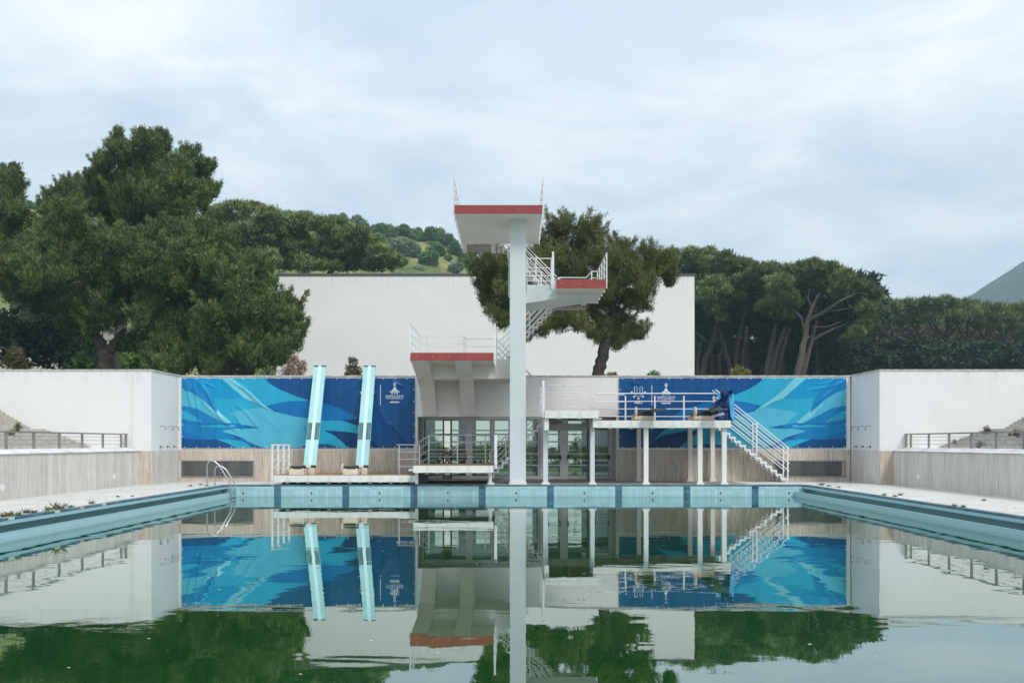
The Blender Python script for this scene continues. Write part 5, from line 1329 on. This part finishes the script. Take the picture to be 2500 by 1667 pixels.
pine('umbrella pine with a pale leaning trunk and bare branches fanning right',
     umbrella_lobes(c8, [(1080,225,45),(1150,225,60),(1240,240,65),(1320,280,60),(1360,330,45),(1110,300,60),(1200,310,75),(1290,350,55),(1420,320,30),(1460,340,35),(1500,370,28),(1460,390,30),(1520,385,18),(1440,460,50),(1470,520,50),(1430,560,50),(1480,450,45),(1390,600,50),(1340,640,40),(1480,400,30)], 108, 4, 0.8, 10), mat='leaf_stone', name='umbrella_pine_tree',
     trunks=[([(1045, 870), (1065, 780), (1090, 640), (1112, 510), (1140, 440), (1175, 370)], 108, (20, 18, 15, 12, 9, 5), c8), ([(1112, 525), (1200, 475), (1290, 415), (1390, 368), (1470, 362)], 108, (9, 8, 7, 5, 2), c8, 'bark_grey', 'limb', False),
             ([(1075, 870), (1110, 720), (1135, 640), (1160, 540), (1155, 450)], 109, (14, 12, 9, 7, 4), c8), ([(1125, 650), (1180, 610), (1260, 570), (1340, 540)], 109, (8, 7, 5, 2), c8, 'bark_grey', 'limb', False),
             ([(1088, 580), (1075, 510), (1040, 470), (1000, 450)], 108, (6, 5, 4, 2), c8, 'bark_grey', 'limb', False), ([(1135, 560), (1220, 560), (1300, 530)], 108, (4, 3, 2), c8, 'bark_grey', 'limb', False), ([(1130, 500), (1230, 470), (1350, 455)], 108, (4, 3, 2), c8, 'bark_grey', 'limb', False), ([(1130, 445), (1110, 400), (1120, 340)], 108, (5, 4, 2), c8, 'bark_grey', 'limb', False)], **SK)
# background trees of that grove, deep shade put into their dark leaves
for i, (cx_, w_) in enumerate(((560, 110), (760, 110), (960, 110), (1160, 110), (1330, 90))):
    L = [(cx_ + dx, y_, 60) for dx, y_ in ((-60, 300), (20, 290), (70, 330), (-40, 380), (50, 400), (0, 460), (-60, 470), (60, 500), (-20, 560), (50, 600), (-70, 600))]
    pine(('darker umbrella pine deep in the grove, ' + ('nearest the white building', 'second from the white building', 'in the middle of the grove', 'behind the pale leaning trunk', 'at the right end of the grove')[i]),
         umbrella_lobes(c8, [q for q in L if not (i == 4 and q[1] < 400)], 140, 6, 0.9, 20 + i), mat='leaf_shrub_shade', name='umbrella_pine_tree', group='umbrella pines at the back of the grove',
         trunks=[([(cx_ + 10, 860), (cx_ - 5, 600), (cx_ + 20, 400)], 138, (10, 9, 5), c8, 'bark_dark')], **{**SK, 'dens': 6.5, 'clumps': 12, 'blade': .45, 'width': .10})
# far right row of umbrella pines
row = [(1560, 400, 1590), (1680, 405, 1735), (1800, 395, 1870), (1900, 388, 1900), (2010, 400, 2020), (2130, 425, 2130), (2240, 430, 2240), (2350, 425, 2310), (2450, 430, 2420)]
for i, (cx_, ty, tx) in enumerate(row):
    L = [(cx_ + dx, ty + dy, r_) for dx, dy, r_ in ((-50, 42, 34), (0, 32, 38), (50, 42, 34), (-30, 85, 40), (30, 85, 42), (70, 90, 30), (-70, 90, 30), (0, 125, 36), (-45, 135, 26), (45, 135, 28))]
    t = pine('umbrella pine in the far row beyond the right wall, ' + ('first', 'second', 'third', 'fourth', 'fifth', 'sixth', 'seventh', 'eighth', 'last')[i] + ' from the grove',
         umbrella_lobes(c8, L, 160, 5, 0.8, 40 + i), mat='leaf_stone', name='umbrella_pine_tree', group='umbrella pines in the far row on the right',
         trunks=[([(tx, 840), (tx - 8, 680), (tx + 12, 600), (cx_ + 10, 520)], 158, (13, 10, 8, 5), c8, 'bark_dark'), ([(tx, 640), (tx + 40, 590), (tx + 75, 545)], 158, (7, 5, 3), c8, 'bark_dark', 'limb', False), ([(tx, 640), (tx - 30, 590), (tx - 55, 540)], 158, (6, 5, 3), c8, 'bark_dark', 'limb', False)],
         **{**SK, 'dens': 3.2, 'clumps': 11, 'blade': .75, 'width': .15})
# shrubs and undergrowth
BK = dict(dens=7, blade=0.40, width=0.22, nb=3, up=0.2, out=0.7, rnd=1.0, clumps=10, csz=0.42, inner=0.3)
def shrub(label, conv, L, d, mat='leaf_shrub_shade', depth=1.5, group=None, name='shrub', zs=0.9, **k):
    t = thing(name, label, 'shrub', group); crown(t, px_lobes(L, d, conv, depth, zs, 1.0, len(label)), mat, **{**BK, **k})
    return t
rnd = random.Random(5)
words = ('first', 'second', 'third', 'fourth', 'fifth', 'sixth', 'seventh', 'eighth', 'ninth', 'tenth')
for i in range(10):
    cx_ = 1360 + i * 112
    L = [(cx_ + rnd.uniform(-50, 50), rnd.uniform(670, 740) if k < 5 else rnd.uniform(730, 830), rnd.uniform(30, 52)) for k in range(12)]
    shrub(f'dark evergreen bush under the far pines on the right, {words[i]} from the left', c8, L, 138, 'leaf_shrub_shade', 4, 'dark bushes under the far right pines', 'evergreen_bush', dens=3.6, blade=.6, width=.30)
for i in range(7):
    cx_ = 520 + i * 120
    L = [(cx_ + rnd.uniform(-50, 50), rnd.uniform(660, 830), rnd.uniform(35, 55)) for k in range(8)]
    shrub(f'dark undergrowth bush between the grove trunks, {words[i]} from the white building', c8, L, 146, 'leaf_shrub_shade', 4, 'dark bushes inside the grove', 'evergreen_bush', dens=3.6, blade=.6, width=.30)
shrub('bright yellow green bush at the foot of the grove beside the banner', c8, [(690, 830, 30), (720, 815, 34), (750, 835, 30), (715, 850, 34), (680, 860, 24)], 60, 'leaf_yellow', .4, None, 'yellow_bush', dens=30, blade=.16, width=.05)
shrub('dry pinkish brown bush beside the pine at the left edge of the white building', c7, [(1760, 1500, 40), (1800, 1470, 38), (1830, 1500, 34), (1740, 1530, 32), (1800, 1530, 42), (1790, 1440, 22), (1840, 1470, 18)], 47, 'leaf_dry', .5, None, 'dry_bush', dens=38, blade=.13, width=.05)
shrub('small olive brown sapling on the wall top between the two raised springboards', cf, [(808, 828, 7), (812, 836, 12), (803, 848, 11), (818, 850, 13), (808, 860, 12), (822, 860, 10), (798, 862, 8)], 46, 'leaf_olive', .3, None, 'sapling', dens=55, blade=.12, width=.055, clumps=7)
shrub('small green tuft on the wall top right of the single pine trunk', cf, [(1403, 861, 6), (1411, 860, 5), (1396, 863, 5)], 44, 'leaf_yellow', .1, 'small tufts on the wall top', 'tuft', dens=60, blade=.09, width=.03)
shrub('small green tuft on the wall top above the FISU logo', cf, [(1500, 858, 8), (1491, 863, 4), (1510, 862, 6)], 44, 'leaf_fresh', .1, 'small tufts on the wall top', 'tuft', dens=60, blade=.09, width=.03)
shrub('dark tangled undergrowth below the pines at the far left', c7, [(60, 1300, 90), (180, 1280, 90), (300, 1270, 100), (400, 1320, 100), (200, 1400, 110), (330, 1430, 110), (470, 1420, 100), (80, 1430, 80), (540, 1480, 70), (20, 1200, 60)], 64, 'leaf_shrub_shade', 2, None, 'undergrowth', dens=9)
shrub('olive yellow bush behind the left wall near the picture edge', c7, [(90, 1410, 50), (120, 1450, 50), (60, 1470, 50), (140, 1490, 40)], 52, 'leaf_olive', .5, None, 'yellow_bush', dens=20, blade=.2, width=.07)
shrub('fresh bright green bush right of the thick dark pine trunk', c7, [(745, 1430, 32), (780, 1460, 38), (830, 1480, 40), (760, 1500, 40), (880, 1500, 40), (830, 1440, 34)], 53, 'leaf_fresh', .5, None, 'bright_bush', dens=18, blade=.2, width=.08)
shrub('mid green hanging bush behind the bright bush by the pine trunk', c7, [(820, 1330, 60), (860, 1400, 60), (900, 1330, 50), (760, 1360, 50), (920, 1450, 60)], 60, 'leaf_hill', 1, None, 'shrub', dens=10)
shrub('dark bush left of the thick dark pine trunk', c7, [(560, 1380, 50), (540, 1440, 55), (590, 1480, 40), (500, 1480, 50)], 60, 'leaf_hill', 1, None, 'shrub', dens=10)
for i, (cx_, cy_) in enumerate(((930, 1330), (1080, 1420), (1200, 1380), (1290, 1480), (960, 1480), (200, 1180), (380, 1210), (520, 1260))):
    L = [(cx_ + rnd.uniform(-60, 60), cy_ + rnd.uniform(-90, 90), rnd.uniform(45, 75)) for k in range(8)]
    shrub(f'shaded undergrowth bush behind the left pines, {words[i]} of eight', c7, L, 74, 'leaf_shrub_shade', 3, 'shaded bushes behind the left pines', 'evergreen_bush', dens=5, blade=.5, width=.22)
# hedge seen through the doors
L = []
for i in range(46):
    L.append((rnd.uniform(-6, 8), 61 + rnd.uniform(-.6, .6), rnd.uniform(0.3, 1.25), rnd.uniform(.5, .8), .6, rnd.uniform(.5, .7)))
hd = crown(None, L, 'leaf_aleppo', 'hedge', dens=26, blade=.13, width=.09, nb=3, up=.2, out=.7, rnd=1, clumps=6, csz=.4, inner=.4); tag(hd, 'green hedge seen through the glass doors', 'hedge')

# far wood filling behind the row on the right
L = []
for i in range(60):
    d = 190 + rnd.uniform(-8, 8); px = 2020 + i * 11; R_ = rnd.uniform(2.2, 3.6)
    for y_ in (790, 850): L.append((X(px, d), d, Z(560 + .4252 * (y_ + rnd.uniform(-12, 12)), d), R_, R_, R_))
fw = crown(None, L, 'leaf_shrub_shade', 'far_wood', dens=1.6, blade=.9, width=.4, nb=3, up=.3, out=.6, rnd=1, clumps=6, csz=.45, inner=.6); tag(fw, kind='stuff')
L = []
for i in range(26):
    d = 165 + rnd.uniform(-4, 4); px = 1690 + i * 15; R_ = rnd.uniform(3, 4)
    for y_ in (760, 820, 870): L.append((X(px, d), d, Z(560 + .4252 * (y_ + rnd.uniform(-10, 10)), d), R_, R_, R_))
    for dd in (124, 134, 144, 156): L.append((X(px, dd) + rnd.uniform(-2, 2), dd + rnd.uniform(-3, 3), Z(715 + rnd.uniform(-15, 20), 125), 3.6, 4.5, 1.7))  # flat canopy lobes added overhead to shade the grove below
fw2 = crown(None, L, 'leaf_shrub_shade', 'grove_depth', dens=1.6, blade=.9, width=.4, nb=3, up=.3, out=.6, rnd=1, clumps=6, csz=.45, inner=.6); tag(fw2, kind='stuff')

L = []
for i in range(60):
    d = 185 + rnd.uniform(-4, 4); px = 2030 + i * 9; R_ = rnd.uniform(1.8, 3.0)
    for y_ in (600, 660, 720): L.append((X(px, d), d, Z(560 + .4252 * (y_ + rnd.uniform(-14, 14)), d), R_, R_, R_))
fw3 = crown(None, L, 'leaf_olive', 'thin_wood', dens=1.8, blade=.8, width=.3, nb=3, up=.5, out=.5, rnd=1, clumps=5, csz=.5, inner=.4); tag(fw3, kind='stuff')

# trees and bushes on the hillside
HK = dict(dens=5, blade=0.7, width=0.5, nb=3, up=.2, out=.7, rnd=1.0, clumps=9, csz=.45, inner=.3)
def proto(seed, mat):
    r = random.Random(seed); L = [(r.uniform(-1.6, 1.6), r.uniform(-1.6, 1.6), r.uniform(1.6, 3.6), r.uniform(1.3, 2.0), r.uniform(1.3, 2.0), r.uniform(1.1, 1.7)) for _ in range(6)]
    me = foliage_mesh('crown', L, M[mat], **HK); TRI[0] += len(me.polygons)
    return me
protos = [proto(1, 'leaf_hill'), proto(2, 'leaf_hill'), proto(3, 'leaf_hill_pale'), proto(4, 'leaf_hill_pale'), proto(5, 'leaf_hill')]
tk_me = MB().tube([(0, 0, -1.0), (0.1, 0, 1.0), (0, 0.1, 2.4)], [0.28, 0.2, 0.1], 7); tk = tk_me.build('trunk', M['bark_grey']); tk_mesh = tk.data; bpy.data.objects.remove(tk)
def hill_tree(px, py, wpx, kind, label, flat=1.0):
    # find the depth where the view ray meets the hill
    best = None
    for d in np.linspace(170, 330, 161):
        x, z = X(px, d), Z(py, d)
        if hill_h(np.array(x), np.array(d)) >= z: best = d; break
    d = best or 318.0
    x = X(px, d); z = float(hill_h(np.array(x), np.array(d)))
    s = wpx * d / F / 6.2
    t = thing('hillside_tree', label, 'tree', 'trees and bushes on the green hill', (x, d, z - 0.8 * s))
    t.scale = (s, s, s * flat)
    c_ = bpy.data.objects.new('crown', protos[kind]); COL.objects.link(c_); c_.parent = t; c_.rotation_euler.z = random.uniform(0, 6.2)
    k_ = bpy.data.objects.new('trunk', tk_mesh); COL.objects.link(k_); k_.parent = t
H = [(735, 512, 40, 1, 'pale green treetop poking above the long umbrella pine'), (815, 536, 44, 2, 'grey green treetop on the ridge above the umbrella pine, left of the pair'), (832, 532, 34, 3, 'grey green treetop on the ridge above the umbrella pine, right of the pair'),
     (865, 545, 60, 3, 'pale feathery tree on the ridge left of the dark round one'), (885, 556, 50, 2, 'second pale feathery tree on the ridge'), (905, 562, 40, 3, 'low pale bush just left of the dark round ridge tree'),
     (940, 560, 58, 0, 'dark round tree on the ridge with a gap under its crown'), (982, 560, 46, 1, 'bright green tree on the ridge right of the dark round one'), (1012, 568, 44, 0, 'low dark bush on the ridge line'), (1025, 577, 34, 4, 'small bush on the ridge line left of the tower'),
     (1062, 570, 62, 0, 'large dark tree on the ridge just left of the top platform'), (1092, 585, 52, 2, 'grey thin tree half hidden behind the top platform'), (1108, 602, 50, 0, 'dark tree on the slope below the top platform corner'),
     (925, 580, 36, 3, 'pale bush below the ridge beside the umbrella pine'), (968, 600, 58, 2, 'big pale bush in the middle of the hillside'), (995, 605, 66, 3, 'widest grey green bush on the slope'), (1010, 612, 44, 2, 'grey bush next to the widest one'),
     (1066, 605, 50, 1, 'round bright green tree alone on the slope'), (1050, 628, 56, 4, 'dark spreading bush low on the slope'), (1094, 628, 24, 0, 'small dark round bush right of the spreading one'), (1115, 652, 44, 2, 'pale bush just above the white building roof'),
     (958, 628, 30, 3, 'small pale bush low on the slope'), (1035, 580, 24, 2, 'tiny grey bush under the ridge trees'), (1135, 640, 40, 0, 'dark bush behind the upper stair'), (1150, 618, 40, 3, 'pale tree behind the upper stair'), (1125, 618, 34, 2, 'grey bush under the top platform'),
     (66, 497, 34, 0, 'dark round tree on the ridge at the far left'), (88, 503, 26, 0, 'smaller dark tree on the ridge at the far left'), (150, 480, 60, 1, 'tree on the ridge behind the twin topped pine'), (180, 490, 50, 4, 'second ridge tree behind the twin topped pine'), (110, 560, 26, 3, 'small bush on the far left slope')]
for (px, py, w_, k_, lb) in H: hill_tree(px, py + w_ * 0.36, w_ * 0.86, k_, lb)

# low scrub over the hill, too much to count
L = []
for i in range(420):
    px = rnd.uniform(-40, 1180); d = rnd.uniform(190, 318); x = X(px, d); z = float(hill_h(np.array(x), np.array(d)))
    s_ = rnd.uniform(.5, 1.5); L.append((x, d, z + s_ * .1, s_ * 1.5, s_ * 1.5, s_ * .6))
sc = crown(None, L, 'leaf_hill_pale', 'hill_scrub', dens=3.5, blade=.45, width=.3, nb=3, up=.3, out=.5, rnd=1, clumps=3, csz=.5, inner=.6); tag(sc, kind='stuff')
# ------------------------------------------------------------------ weeds
def weed(x, y, z, s, mat, label, n=26, group='weeds on the pool deck'):
    r = RNG; p = np.zeros((n, 3)); an = r.uniform(0, 6.28, n); tl = r.uniform(0.2, 1.0, n)
    d = np.stack([np.cos(an) * tl, np.sin(an) * tl, r.uniform(0.15, 0.9, n)], -1)
    b = np.array([x, y, z]) + np.stack([r.normal(0, .25, n), r.normal(0, .25, n), np.zeros(n)], -1) * s
    tip = b + d * s * r.uniform(.4, 1.0, (n, 1)); sd = np.stack([-np.sin(an), np.cos(an), np.zeros(n)], -1) * 0.0035
    mid = (b + tip) / 2 + np.array([0, 0, .06 * s])
    co = np.stack([b - sd, b + sd, mid + sd * 1.5, tip, mid - sd * 1.5], 1).reshape(-1, 3)
    fs = [tuple(range(5 * i, 5 * i + 5)) for i in range(n)]
    me = bpy.data.meshes.new('weed'); me.from_pydata([tuple(c) for c in co], [], fs)
    at = me.attributes.new('tint', 'FLOAT', 'POINT'); at.data.foreach_set('value', np.repeat(r.uniform(0.1, .9, n), 5).astype(np.float32)); me.materials.append(M[mat])
    o = bpy.data.objects.new('weed', me); COL.objects.link(o); tag(o, label, 'weed', group); return o
def gpt(px, py):  # deck point seen at a pixel
    d = F * EYE / (py - HZ); return X(px, d), d
W_ = [(10, 1262, .35, 'leaf_olive', 'spindly weed on the left deck at the very edge of the picture'), (25, 1258, .40, 'leaf_yellow', 'yellow flowered weed on the left deck near the picture edge'), (44, 1258, .28, 'leaf_fresh', 'green weed on the left deck beside the yellow flowered one'),
      (62, 1252, .35, 'leaf_olive', 'dry upright weed on the left deck beside the pale edge tile'), (82, 1252, .26, 'leaf_olive', 'flat grey weed on the left deck before the arching one'), (118, 1246, .28, 'leaf_fresh', 'low green weed at the pool edge left of the arching one'), (140, 1244, .62, 'leaf_olive', 'large arching grass tuft on the left deck'),
      (172, 1238, .22, 'leaf_fresh', 'small bright green weed right of the arching tuft'), (225, 1229, .30, 'leaf_dry', 'reddish dry weed on the left deck near the pool edge'), (288, 1213, .16, 'leaf_fresh', 'tiny green sprout on the middle of the left deck'), (323, 1212, .13, 'leaf_dry', 'tiny dry sprout on the middle of the left deck'),
      (328, 1180.5, .30, 'leaf_olive', 'weed at the foot of the left wall corner'), (365, 1181, .25, 'leaf_olive', 'weed against the left side wall base'), (422, 1175, .32, 'leaf_olive', 'weed at the left side wall base below the grille'), (465, 1187, .25, 'leaf_dry', 'dry litter like weed left of the ladder'), (490, 1184, .22, 'leaf_olive', 'low weed beside the ladder foot'), (505, 1186.5, .22, 'leaf_yellow', 'yellowish weed at the ladder foot'),
      (2005, 1184, .34, 'leaf_fresh', 'green clump of weed at the far right pool corner'), (2024, 1187, .24, 'leaf_fresh', 'smaller green weed next to the clump at the right corner'), (2048, 1190, .2, 'leaf_dry', 'dry weed right of the green corner clump'), (2158, 1209, .2, 'leaf_fresh', 'green sprout in the middle of the right deck'), (2199, 1209, .26, 'leaf_fresh', 'brighter green sprout on the right deck'), (2185, 1212, .2, 'leaf_olive', 'low weed between the two sprouts on the right deck'),
      (2402, 1222, .18, 'leaf_olive', 'lone sprig on the outer right deck'), (2330, 1236, .22, 'leaf_dry', 'dry weed at the right pool edge'), (2352, 1238, .2, 'leaf_olive', 'olive weed at the right pool edge'), (1772, 1182, .16, 'leaf_olive', 'sprig by the foot of the rightmost front post'), (1138, 1181, .3, 'leaf_olive', 'weed hanging under the low platform')]
for (px, py, s_, mt, lb) in W_:
    x, y = gpt(px, py); weed(x, min(y, 38.0), 0.002, s_ * 0.5, mt, lb, 60)
# litter scattered on the deck
lt = MB()
rr = random.Random(3)
def leaf_bit(x, y, z):
    s_ = rr.uniform(.012, .04); an = rr.uniform(0, 3.1); c_, n_ = math.cos(an) * s_, math.sin(an) * s_
    lt.add([(x - c_, y - n_, z), (x + n_ * .4, y - c_ * .4, z + .004), (x + c_, y + n_, z + rr.uniform(.003, .02)), (x - n_ * .4, y + c_ * .4, z + .004)], [(0, 1, 2, 3)])
for i in range(420):
    side = rr.random() < .5
    x = rr.uniform(DW + .1, PW - .3) if side else rr.uniform(PE + .3, DE - .1)
    y = rr.choice((rr.uniform(18, 35), rr.gauss(34, 2.2))); y = min(max(y, 17), 38)
    leaf_bit(x, y, .004)
for i in range(60): leaf_bit(rr.uniform(PW, 10.5), rr.uniform(35.3, 38.0), .028)
tag(lt.build('leaf_litter', M['bark_grey']), kind='stuff')
# weeds in the stands, too many to count
L = []
for sgn, s0 in ((-1, 15.6), (1, 15.8)):
    for i in range(26):
        x = rr.uniform(0, 4.2); z = 1.40 + (min(x, 1.8) * .39 + max(0, x - 2.5) * .7); y = rr.uniform(18, 35)
        s_ = rr.uniform(.04, .12); L.append((sgn * (s0 + x), y, z + s_ * .4, s_, s_, s_ * 1.3))
sw = crown(None, L, 'leaf_olive', 'stand_weeds', dens=300, blade=.10, width=.02, nb=3, up=.7, out=.4, rnd=.8, clumps=2, csz=.6, inner=.5); tag(sw, kind='stuff')
# specks floating on the water
fs_ = MB()
for i in range(60):
    x = rr.uniform(PW + .6, PE - .6); y = rr.uniform(8, 24); s_ = rr.uniform(.006, .02)
    fs_.add([(x - s_, y - s_ * .6, WL + .004), (x + s_, y - s_ * .5, WL + .004), (x + s_ * .8, y + s_ * .6, WL + .006), (x - s_ * .9, y + s_ * .5, WL + .005)], [(0, 1, 2, 3)])
tag(fs_.build('floating_specks', M['paleplug']), kind='stuff')

# ------------------------------------------------------------------ haze
HAZE = True
if HAZE:
    hz = MB().box(-1850, 1850, -320, 2320, -6, 330).build('haze', M['bolt']); hz.data.materials.clear()
    m = bpy.data.materials.new('haze'); m.use_nodes = True; t = m.node_tree; t.nodes.clear()
    o_ = t.nodes.new('ShaderNodeOutputMaterial'); pv = t.nodes.new('ShaderNodeVolumePrincipled')
    pv.inputs['Color'].default_value = (0.64, 0.83, 1.0, 1); pv.inputs['Density'].default_value = 0.00030; pv.inputs['Anisotropy'].default_value = 0.0
    t.links.new(pv.outputs[0], o_.inputs['Volume']); hz.data.materials.append(m); tag(hz, kind='stuff')
print('foliage tris', TRI[0], 'objects', len(bpy.data.objects))
